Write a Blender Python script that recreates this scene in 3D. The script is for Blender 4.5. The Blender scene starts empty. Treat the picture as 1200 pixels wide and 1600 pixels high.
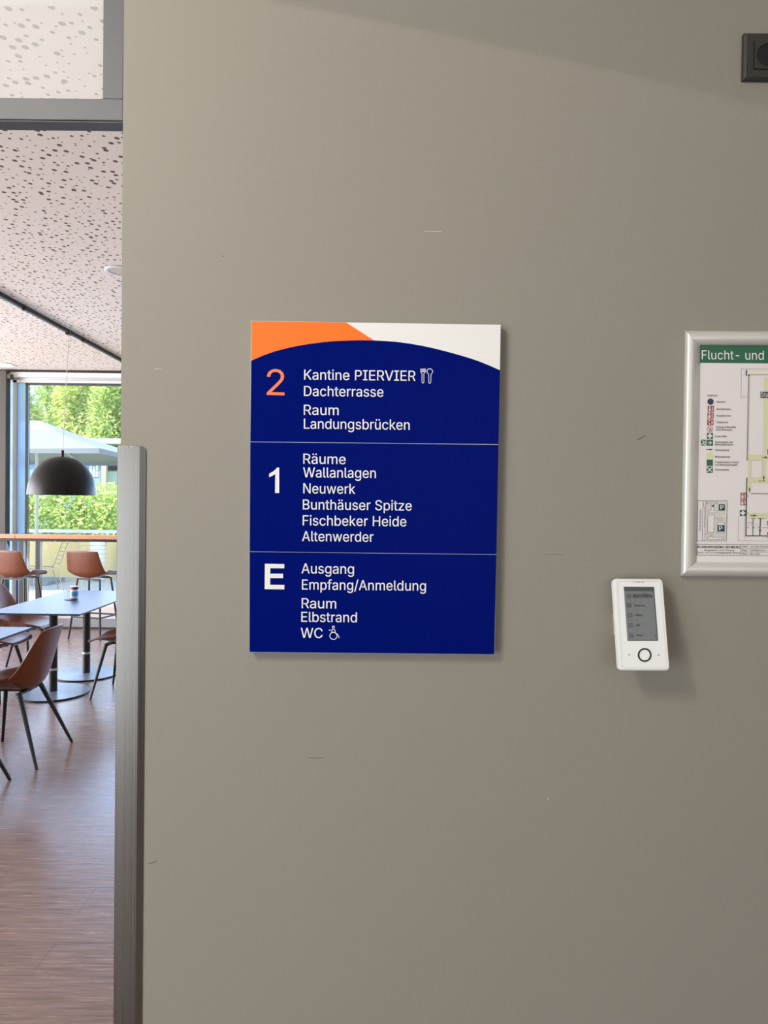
import bpy, bmesh, math, random
from mathutils import Vector, Matrix, Euler
from mathutils.geometry import tessellate_polygon

C = bpy.context.scene.collection
SC = bpy.context.scene
rng = random.Random(7)

# ------------------------------------------------------------------ camera
F_PX = 1109.0
EYE = 1.675
PITCH, ROLL = math.radians(0.75), 0.012
cam_d = bpy.data.cameras.new('camera')
cam_d.sensor_fit = 'HORIZONTAL'
cam_d.sensor_width = 36.0
cam_d.lens = F_PX / 1200 * 36.0
cam_d.clip_start, cam_d.clip_end = 0.02, 300
cam = bpy.data.objects.new('camera', cam_d)
C.objects.link(cam)
R = Matrix.Rotation(math.pi / 2 - PITCH, 3, 'X') @ Matrix.Rotation(ROLL, 3, 'Z')
EYEP = Vector((0, 0, EYE))
cam.matrix_world = Matrix.Translation(EYEP) @ R.to_4x4()
SC.camera = cam
cam_d.dof.use_dof = False

# ------------------------------------------------------------------ exposure
SC.view_settings.view_transform = 'Standard'
SC.view_settings.look = 'None'
SC.view_settings.gamma = 1.0
SC.view_settings.use_curve_mapping = False
SC.view_settings.exposure = 0.56

# ------------------------------------------------------------------ world, sun, daylight
wd = bpy.data.worlds.new('world')
SC.world = wd
wd.use_nodes = True
bg = wd.node_tree.nodes['Background']
bg.inputs[0].default_value = (0.42, 0.62, 1.0, 1)
bg.inputs[1].default_value = 1.9


def lamp(name, kind, loc, target, energy, color=(1, 1, 1), **kw):
    d = bpy.data.lights.new(name, kind)
    d.energy = energy
    d.color = color
    for k, v in kw.items():
        setattr(d, k, v)
    o = bpy.data.objects.new(name, d)
    C.objects.link(o)
    o.location = loc
    o.rotation_euler = (Vector(target) - Vector(loc)).to_track_quat('-Z', 'Y').to_euler()
    return o


lamp('sun', 'SUN', (-18, 3, 20), (-8, 11, 0), 7.5, (1.0, 0.93, 0.80), angle=0.009)
# added fill lamps, out of view at the left and rear of the hall
lamp('hall_fill_left', 'AREA', (-2.9, -1.9, 1.05), (0.3, 1.2, 0.45), 70, (0.92, 0.97, 1.0),
     shape='RECTANGLE', size=2.6, size_y=2.4)
lamp('hall_fill_rear', 'AREA', (1.2, -3.2, 1.9), (0.4, 1.2, 1.5), 20, (0.97, 0.98, 0.97),
     shape='RECTANGLE', size=3.2, size_y=2.4)  # second added fill, behind the camera, no window modelled there
# recessed downlight in the hall ceiling, left of the sign
lamp('hall_downlight', 'SPOT', (-1.35, -0.28, 3.05), (-1.35, -0.28, 0), 27, (1.0, 0.93, 0.83),
     spot_size=math.radians(149.2), spot_blend=0.004, shadow_soft_size=0.008)
lamp('hall_ceiling_lamp', 'AREA', (-1.15, -0.2, 2.7), (0.1, 1.2, 1.5), 11, (1.0, 0.95, 0.88), shape='DISK', size=0.55)
# added fill lamp, out of view on the left, to brighten the canteen
lamp('canteen_fill_left', 'AREA', (-8.85, 5.2, 1.8), (-3.0, 5.2, 1.6), 560, (1.0, 0.94, 0.90),
     shape='RECTANGLE', size=7.0, size_y=2.6)
# daylight through the window front
lamp('canteen_front_daylight', 'AREA', (-2.6, 8.9, 1.35), (-2.6, 7.0, 0.1), 105, (0.52, 0.68, 1.0),
     shape='RECTANGLE', size=5.5, size_y=1.7)

# ------------------------------------------------------------------ projection helpers
WALL = 1.22                     # wall face, metres in front of the camera


def ray(x, y):
    return R @ Vector(((x - 600) / F_PX, -(y - 800) / F_PX, -1.0))


def atY(x, y, Y):
    d = ray(x, y)
    return EYEP + d * (Y / d.y)


def atZ(x, y, Z):
    d = ray(x, y)
    return EYEP + d * ((Z - EYE) / d.z)


def at_plane(x, y, p, n):
    d = ray(x, y)
    return EYEP + d * ((p - EYEP).dot(n) / d.dot(n))


# ------------------------------------------------------------------ materials
def lin(c):
    return tuple((v / 12.92 if v <= 0.04045 else ((v + 0.055) / 1.055) ** 2.4) for v in (x / 255 for x in c))


class NT:
    def __init__(s, name):
        s.m = bpy.data.materials.new(name)
        s.m.use_nodes = True
        s.t = s.m.node_tree
        s.b = s.t.nodes['Principled BSDF']
        s.out = s.t.nodes['Material Output']

    def n(s, kind, **kw):
        nd = s.t.nodes.new('ShaderNode' + kind)
        for k, v in kw.items():
            if k.startswith('i_'):
                key = k[2:]
                nd.inputs[int(key) if key.isdigit() else key.replace('_', ' ')].default_value = v
            else:
                setattr(nd, k, v)
        return nd

    def l(s, a, b):
        s.t.links.new(a, b)

    def math(s, op, a, b=None):
        nd = s.n('Math', operation=op)
        for i, v in enumerate((a, b)):
            if v is None:
                continue
            if isinstance(v, (int, float)):
                nd.inputs[i].default_value = v
            else:
                s.l(v, nd.inputs[i])
        return nd.outputs[0]

    def mix(s, fac, a, b):
        nd = s.n('Mix', data_type='RGBA')
        if isinstance(fac, (int, float)):
            nd.inputs[0].default_value = fac
        else:
            s.l(fac, nd.inputs[0])
        for i, v in ((6, a), (7, b)):
            if isinstance(v, tuple):
                nd.inputs[i].default_value = v if len(v) == 4 else v + (1,)
            else:
                s.l(v, nd.inputs[i])
        return nd.outputs[2]


def simple(name, rgb, rough=0.5, metal=0.0, spec=0.5, noise=0.0, nscale=30, bump=0.0, bscale=200, coat=0.0):
    k = NT(name)
    c = lin(rgb)
    k.b.inputs['Roughness'].default_value = rough
    k.b.inputs['Metallic'].default_value = metal
    k.b.inputs['Specular IOR Level'].default_value = spec
    k.b.inputs['Coat Weight'].default_value = coat
    tc = k.n('TexCoord')
    nz = k.n('TexNoise', i_Scale=nscale, i_Detail=4.0)
    k.l(tc.outputs['Object'], nz.inputs['Vector'])
    a = tuple(v * (1 - noise) for v in c)
    b = tuple(min(1, v * (1 + noise)) for v in c)
    k.l(k.mix(nz.outputs[0], a, b), k.b.inputs['Base Color'])
    if bump:
        n2 = k.n('TexNoise', i_Scale=bscale, i_Detail=3.0)
        k.l(tc.outputs['Object'], n2.inputs['Vector'])
        bp = k.n('Bump', i_Strength=bump, i_Distance=0.002)
        k.l(n2.outputs[0], bp.inputs['Height'])
        k.l(bp.outputs[0], k.b.inputs['Normal'])
    return k.m


def wall_paint():
    k = NT('wall_paint')
    tc = k.n('TexCoord')
    nz = k.n('TexNoise', i_Scale=1.6, i_Detail=3.0)
    k.l(tc.outputs['Object'], nz.inputs['Vector'])
    k.l(k.mix(nz.outputs[0], lin((141, 137, 127)), lin((146, 141, 131))), k.b.inputs['Base Color'])
    k.b.inputs['Roughness'].default_value = 0.62
    k.b.inputs['Specular IOR Level'].default_value = 0.3
    n2 = k.n('TexNoise', i_Scale=130.0, i_Detail=2.0, i_Roughness=0.45)
    k.l(tc.outputs['Object'], n2.inputs['Vector'])
    bp = k.n('Bump', i_Strength=0.22, i_Distance=0.0016)
    k.l(n2.outputs[0], bp.inputs['Height'])
    k.l(bp.outputs[0], k.b.inputs['Normal'])
    return k.m


def perforated_board():
    k = NT('perforated_board')
    tc = k.n('TexCoord')
    vo = k.n('TexVoronoi', voronoi_dimensions='2D', i_Scale=20.5, i_Randomness=0.86)
    k.l(tc.outputs['Object'], vo.inputs['Vector'])
    sep = k.n('SeparateColor')
    k.l(vo.outputs['Color'], sep.inputs[0])
    rad = 0.0                                        # hole radius picked per cell: none, small, medium, large
    for lim, step in ((0.08, 0.100), (0.48, 0.068), (0.74, 0.080)):
        rad = k.math('ADD', k.math('MULTIPLY', k.math('GREATER_THAN', sep.outputs[0], lim), step), rad)
    tot = k.math('LESS_THAN', vo.outputs['Distance'], rad)
    k.l(k.mix(tot, lin((230, 219, 211)), lin((98, 86, 81))), k.b.inputs['Base Color'])  # holes drawn flat: their inner shade and dark fleece share one colour
    k.b.inputs['Roughness'].default_value = 0.85
    k.b.inputs['Specular IOR Level'].default_value = 0.2
    return k.m


def plank_floor():
    k = NT('plank_floor')
    tc = k.n('TexCoord')
    br = k.n('TexBrick', offset=0.37, i_Scale=1.0)
    br.inputs['Color1'].default_value = (0.0, 0, 0, 1)
    br.inputs['Color2'].default_value = (1.0, 1, 1, 1)
    br.inputs['Mortar'].default_value = (0.5, 0.5, 0.5, 1)
    br.inputs['Mortar Size'].default_value = 0.0019
    br.inputs['Mortar Smooth'].default_value = 0.0
    br.inputs['Brick Width'].default_value = 1.22
    br.inputs['Row Height'].default_value = 0.19
    k.l(tc.outputs['Object'], br.inputs['Vector'])
    mp = k.n('Mapping', i_Scale=(2.2, 42.0, 1.0))
    k.l(tc.outputs['Object'], mp.inputs['Vector'])
    gr = k.n('TexNoise', i_Scale=2.2, i_Detail=7.0, i_Roughness=0.62)
    k.l(mp.outputs[0], gr.inputs['Vector'])
    mp2 = k.n('Mapping', i_Scale=(1.0, 5.0, 1.0))
    k.l(tc.outputs['Object'], mp2.inputs['Vector'])
    bl = k.n('TexNoise', i_Scale=1.6, i_Detail=3.0)
    k.l(mp2.outputs[0], bl.inputs['Vector'])
    rmp = k.n('ValToRGB')
    rmp.color_ramp.elements[0].position = 0.30
    rmp.color_ramp.elements[0].color = lin((86, 66, 60)) + (1,)
    rmp.color_ramp.elements[1].position = 0.72
    rmp.color_ramp.elements[1].color = lin((166, 134, 119)) + (1,)
    k.l(gr.outputs[0], rmp.inputs[0])
    c2 = k.mix(k.math('MULTIPLY', bl.outputs[0], 0.30), rmp.outputs[0], lin((92, 82, 82)))
    c3 = k.mix(k.math('MULTIPLY', br.outputs['Color'], 0.16), c2, lin((156, 132, 120)))
    c4 = k.mix(k.math('MULTIPLY', br.outputs['Fac'], 0.6), c3, lin((70, 60, 58)))
    k.l(c4, k.b.inputs['Base Color'])
    k.l(k.math('ADD', k.math('MULTIPLY', gr.outputs[0], 0.20), 0.15), k.b.inputs['Roughness'])
    k.b.inputs['Specular IOR Level'].default_value = 0.8
    bp = k.n('Bump', i_Strength=0.45, i_Distance=0.002)
    k.l(gr.outputs[0], bp.inputs['Height'])
    k.l(bp.outputs[0], k.b.inputs['Normal'])
    return k.m


def brushed(name, rgb, rough):
    k = NT(name)
    tc = k.n('TexCoord')
    mp = k.n('Mapping', i_Scale=(300.0, 300.0, 0.12))
    k.l(tc.outputs['Object'], mp.inputs['Vector'])
    nz = k.n('TexNoise', i_Scale=1.0, i_Detail=3.0)
    k.l(mp.outputs[0], nz.inputs['Vector'])
    c = lin(rgb)
    k.l(k.mix(nz.outputs[0], tuple(v * .92 for v in c), tuple(min(1, v * 1.07) for v in c)), k.b.inputs['Base Color'])
    k.b.inputs['Metallic'].default_value = 1.0
    k.l(k.math('ADD', k.math('MULTIPLY', nz.outputs[0], 0.16), rough), k.b.inputs['Roughness'])
    bp = k.n('Bump', i_Strength=0.01, i_Distance=0.001)
    k.l(nz.outputs[0], bp.inputs['Height'])
    k.l(bp.outputs[0], k.b.inputs['Normal'])
    return k.m


def glass(name, tint=(0.93, 0.98, 0.98), veil=0.0, veil_col=(0.9, 0.9, 0.88), gloss=0.06):
    k = NT(name)
    tr = k.n('BsdfTransparent')
    tr.inputs[0].default_value = tint + (1,)
    gl = k.n('BsdfGlossy')
    gl.inputs['Roughness'].default_value = 0.02
    lw = k.n('LayerWeight', i_Blend=0.25)
    fac = k.math('ADD', k.math('MULTIPLY', lw.outputs['Fresnel'], 0.5), gloss * 0.3)
    m1 = k.n('MixShader')
    k.l(fac, m1.inputs[0])
    k.l(tr.outputs[0], m1.inputs[1])
    k.l(gl.outputs[0], m1.inputs[2])
    last = m1
    if veil:  # pale veil standing for reflections on the pane, mixed in as diffuse colour
        df = k.n('BsdfDiffuse')
        df.inputs[0].default_value = veil_col + (1,)
        tl = k.n('BsdfTranslucent')
        tl.inputs[0].default_value = veil_col + (1,)
        ad = k.n('MixShader')
        ad.inputs[0].default_value = 0.5
        k.l(df.outputs[0], ad.inputs[1])
        k.l(tl.outputs[0], ad.inputs[2])
        m2 = k.n('MixShader')
        m2.inputs[0].default_value = veil
        k.l(m1.outputs[0], m2.inputs[1])
        k.l(ad.outputs[0], m2.inputs[2])
        last = m2
    k.l(last.outputs[0], k.out.inputs['Surface'])
    return k.m


def leaves(name, a, b):
    k = NT(name)
    tc = k.n('TexCoord')
    nz = k.n('TexNoise', i_Scale=2.6, i_Detail=5.0, i_Roughness=0.8)
    k.l(tc.outputs['Object'], nz.inputs['Vector'])
    rmp = k.n('ValToRGB')
    rmp.color_ramp.elements[0].position = 0.36
    rmp.color_ramp.elements[1].position = 0.64
    rmp.color_ramp.elements[0].color = lin(a) + (1,)
    rmp.color_ramp.elements[1].color = lin(b) + (1,)
    k.l(nz.outputs[0], rmp.inputs[0])
    df = k.n('BsdfDiffuse')
    tl = k.n('BsdfTranslucent')
    k.l(rmp.outputs[0], df.inputs[0])
    k.l(rmp.outputs[0], tl.inputs[0])
    mx = k.n('MixShader')
    mx.inputs[0].default_value = 0.4
    k.l(df.outputs[0], mx.inputs[1])
    k.l(tl.outputs[0], mx.inputs[2])
    k.l(mx.outputs[0], k.out.inputs['Surface'])
    return k.m


def reed():
    k = NT('reed_mat')
    tc = k.n('TexCoord')
    mp = k.n('Mapping', i_Scale=(60.0, 60.0, 2.0))
    k.l(tc.outputs['Object'], mp.inputs['Vector'])
    nz = k.n('TexNoise', i_Scale=1.0, i_Detail=4.0)
    k.l(mp.outputs[0], nz.inputs['Vector'])
    k.l(k.mix(nz.outputs[0], lin((232, 192, 112)), lin((255, 240, 190))), k.b.inputs['Base Color'])
    k.b.inputs['Roughness'].default_value = 0.8
    return k.m


def glow(name, rgb, strength):
    k = NT(name)
    k.b.inputs['Base Color'].default_value = lin(rgb) + (1,)
    k.b.inputs['Emission Color'].default_value = lin(rgb) + (1,)
    k.b.inputs['Emission Strength'].default_value = strength
    return k.m


M = dict(
    wall=wall_paint(), perf=perforated_board(), floor=plank_floor(),
    white_wall=simple('white_plaster', (226, 222, 214), 0.85, noise=0.02),
    ceil=simple('white_ceiling_paint', (236, 233, 228), 0.85),
    steel=brushed('brushed_steel', (134, 132, 129), 0.20),
    frame=simple('grey_metal_frame', (94, 94, 97), 0.5, 0.0, noise=0.10, nscale=16),
    bar=simple('dark_grey_profile_and_shade', (62, 64, 68), 0.55, noise=0.06),
    pane=glass('transom_glass_reflection_veil', tint=(0.99, 0.995, 0.98), veil=0.24, veil_col=(1.0, 0.975, 0.95)),  # whitish veil of reflections put into the clear pane's material
    glass=glass('clear_window_glass'),
    skyglass=glass('sky_reflection_tint_glass', tint=(0.62, 0.80, 0.98), veil=0.55, veil_col=(0.66, 0.84, 1.0)),  # the sky's reflection put into the glass colour as a blue tint
    blue=simple('royal_blue_enamel', (0, 16, 104), 0.30, spec=0.03),
    orange=simple('orange_foil', (250, 116, 32), 0.4, spec=0.3),
    orangetext=simple('orange_lettering', (250, 128, 70), 0.4, spec=0.3),
    whitefoil=simple('white_foil', (232, 230, 227), 0.4, spec=0.3),
    alu=simple('aluminium_edge', (190, 192, 196), 0.4, 0.7),
    silver=simple('satin_silver_frame', (222, 220, 214), 0.36, 0.35, noise=0.01),
    paper=simple('poster_paper', (226, 220, 219), 0.5, noise=0.01),
    green=simple('print_green', (42, 96, 70), 0.55),
    red=simple('print_red', (150, 52, 58), 0.55),
    navy=simple('print_navy', (46, 58, 74), 0.55),
    ink=simple('print_ink', (92, 90, 92), 0.6),
    darkink=simple('print_dark_ink', (62, 60, 62), 0.6),
    lightink=simple('print_pale_ink', (172, 166, 166), 0.6),
    route=simple('print_pale_green', (214, 212, 172), 0.6),
    cream=simple('print_cream', (228, 220, 200), 0.6),
    mapgrey=simple('print_map_grey', (212, 206, 200), 0.6),
    arrow=simple('print_arrow_green', (62, 92, 66), 0.6),
    device=simple('white_plastic', (236, 236, 233), 0.35, coat=0.2),
    wedge=simple('grey_white_plastic', (190, 190, 187), 0.5),
    lcd=simple('grey_display', (112, 116, 117), 0.25, noise=0.06, nscale=60),
    lcdbar=simple('dark_display_bar', (70, 75, 78), 0.25),
    lcdink=simple('display_ink', (38, 42, 48), 0.5),
    lcdgrey=simple('display_grey_ink', (66, 70, 73), 0.5),
    black=simple('black_plastic', (14, 14, 15), 0.35),
    socket=simple('anthracite_plastic', (52, 49, 45), 0.42, noise=0.05),
    hole=simple('dark_recess', (10, 10, 11), 0.5),
    leather=simple('cognac_leather', (108, 55, 27), 0.40, noise=0.10, nscale=9, bump=0.15, bscale=260),
    legs=simple('black_powder_coat', (18, 18, 19), 0.42),
    top=simple('table_laminate_sky_tint', (54, 62, 90), 0.36, noise=0.02, spec=0.35),  # blue sky sheen put into the base colour of the grey laminate
    topedge=simple('dark_table_edge', (40, 42, 46), 0.5),
    baseplate=simple('grey_steel_plate', (122, 130, 148), 0.30, 0.2),
    wood=simple('oak_worktop', (190, 134, 98), 0.45, noise=0.10, nscale=12),
    lamp=simple('black_pendant_shade', (13, 13, 14), 0.38, spec=0.3),
    lampin=simple('black_shade_inside', (44, 43, 42), 0.5),
    white=simple('white_lacquer', (236, 235, 232), 0.45),
    cord=simple('pale_cord', (206, 200, 192), 0.6),
    glowlamp=glow('lit_downlight', (255, 240, 205), 2.2),
    cool=simple('frosted_diffuser', (196, 184, 168), 0.7),
    grey=simple('grey_skirting', (150, 152, 156), 0.6),
    dark=simple('dark_column', (70, 66, 62), 0.55),
    concrete=simple('pale_terrace_slabs', (214, 208, 200), 0.85, noise=0.05),
    reed=reed(),
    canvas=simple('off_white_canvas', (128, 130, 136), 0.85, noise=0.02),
    house=simple('blue_grey_cladding', (150, 168, 196), 0.7),
    post=simple('weathered_timber', (186, 168, 152), 0.8, noise=0.1),
    wire=simple('grey_wire', (150, 138, 122), 0.5, 0.3),
    leafa=leaves('yellow_green_leaves', (160, 178, 78), (254, 252, 180)),
    leafb=leaves('mid_green_leaves', (126, 158, 86), (244, 246, 160)),
    leafc=leaves('blue_green_leaves', (70, 120, 84), (170, 200, 110)),
    bark=simple('grey_bark', (150, 132, 112), 0.9, noise=0.2),
    soil=simple('grass_ground', (120, 140, 70), 0.95, noise=0.2),
    bred=simple('red_band', (196, 62, 74), 0.5), bnavy=simple('navy_band', (40, 58, 110), 0.5),
    bsky=simple('sky_blue_band', (60, 150, 210), 0.5),
)


# ------------------------------------------------------------------ mesh builder
class MB:
    def __init__(s):
        s.v, s.f = [], []

    def add(s, vs, fs):
        o = len(s.v)
        s.v += [Vector(p) for p in vs]
        s.f += [tuple(i + o for i in f) for f in fs]
        return s

    def box(s, x0, x1, y0, y1, z0, z1):
        return s.add([(x0, y0, z0), (x1, y0, z0), (x1, y1, z0), (x0, y1, z0),
                      (x0, y0, z1), (x1, y0, z1), (x1, y1, z1), (x0, y1, z1)],
                     [(0, 3, 2, 1), (4, 5, 6, 7), (0, 1, 5, 4), (1, 2, 6, 5), (2, 3, 7, 6), (3, 0, 4, 7)])

    def tube(s, p0, p1, r0, r1=None, n=10):
        r1 = r0 if r1 is None else r1
        p0, p1 = Vector(p0), Vector(p1)
        q = (p1 - p0).to_track_quat('Z', 'Y')
        vs = []
        for p, r in ((p0, r0), (p1, r1)):
            for i in range(n):
                a = 2 * math.pi * i / n
                vs.append(p + q @ Vector((r * math.cos(a), r * math.sin(a), 0)))
        fs = [(i, (i + 1) % n, n + (i + 1) % n, n + i) for i in range(n)]
        fs += [tuple(range(n))[::-1], tuple(range(n, 2 * n))]
        return s.add(vs, fs)

    def path(s, pts, r, n=6):
        for a, b in zip(pts, pts[1:]):
            s.tube(a, b, r, r, n)
        return s

    def lathe(s, prof, c, n=32, close=False):
        vs, fs = [], []
        for r, z in prof:
            for i in range(n):
                a = 2 * math.pi * i / n
                vs.append((c[0] + r * math.cos(a), c[1] + r * math.sin(a), c[2] + z))
        m = len(prof)
        for j in range(m - 1):
            for i in range(n):
                fs.append((j * n + i, j * n + (i + 1) % n, (j + 1) * n + (i + 1) % n, (j + 1) * n + i))
        if close:
            fs.append(tuple(range(n))[::-1])
            fs.append(tuple(range((m - 1) * n, m * n)))
        return s.add(vs, fs)

    def prism(s, pts, d):
        """closed outline pts (3-D, in order) pushed along vector d"""
        n = len(pts)
        d = Vector(d)
        vs = [Vector(p) for p in pts] + [Vector(p) + d for p in pts]
        fs = [tuple(range(n)), tuple(range(n, 2 * n))[::-1]]
        fs += [(i, n + i, n + (i + 1) % n, (i + 1) % n) for i in range(n)]
        return s.add(vs, fs)

    def poly(s, pts):
        return s.add(pts, [tuple(range(len(pts)))])

    def build(s, name, mat, parent=None, smooth=None, bevel=0.0, fix=True, world=True):
        off = Vector((0, 0, 0))
        p = parent
        while world and p is not None:
            off += p.location
            p = p.parent
        me = bpy.data.meshes.new(name)
        me.from_pydata([tuple(v - off) for v in s.v], [], s.f)
        if fix:
            bm = bmesh.new()
            bm.from_mesh(me)
            bmesh.ops.recalc_face_normals(bm, faces=bm.faces)
            bm.to_mesh(me)
            bm.free()
        me.materials.append(mat)
        if smooth:
            me.shade_smooth()
            me.set_sharp_from_angle(angle=math.radians(smooth))
        o = bpy.data.objects.new(name, me)
        C.objects.link(o)
        o.parent = parent
        if bevel:
            b = o.modifiers.new('bevel', 'BEVEL')
            b.width = bevel
            b.segments = 2
            b.limit_method = 'ANGLE'
        return o


def thing(name, label, cat, loc=(0, 0, 0), group=None):
    o = bpy.data.objects.new(name, None)
    C.objects.link(o)
    o.location = loc
    return tag(o, label, cat, group)


def tag(o, label, cat, group=None):
    o['label'] = label
    o['category'] = cat
    if group:
        o['group'] = group
    return o


def struct(o, label=None, cat=None):
    o['kind'] = 'structure'
    if label:
        o['label'] = label
        o['category'] = cat
    return o


def dup(root, loc, rz, label, group=None):
    r = root.copy()
    C.objects.link(r)
    r.location = loc
    r.rotation_euler = (0, 0, rz)
    r['label'] = label
    if group:
        r['group'] = group
    for ch in list(root.children):
        c = ch.copy()
        C.objects.link(c)
        c.parent = r
        for g in ch.children:
            d = g.copy()
            C.objects.link(d)
            d.parent = c
    return r


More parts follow.
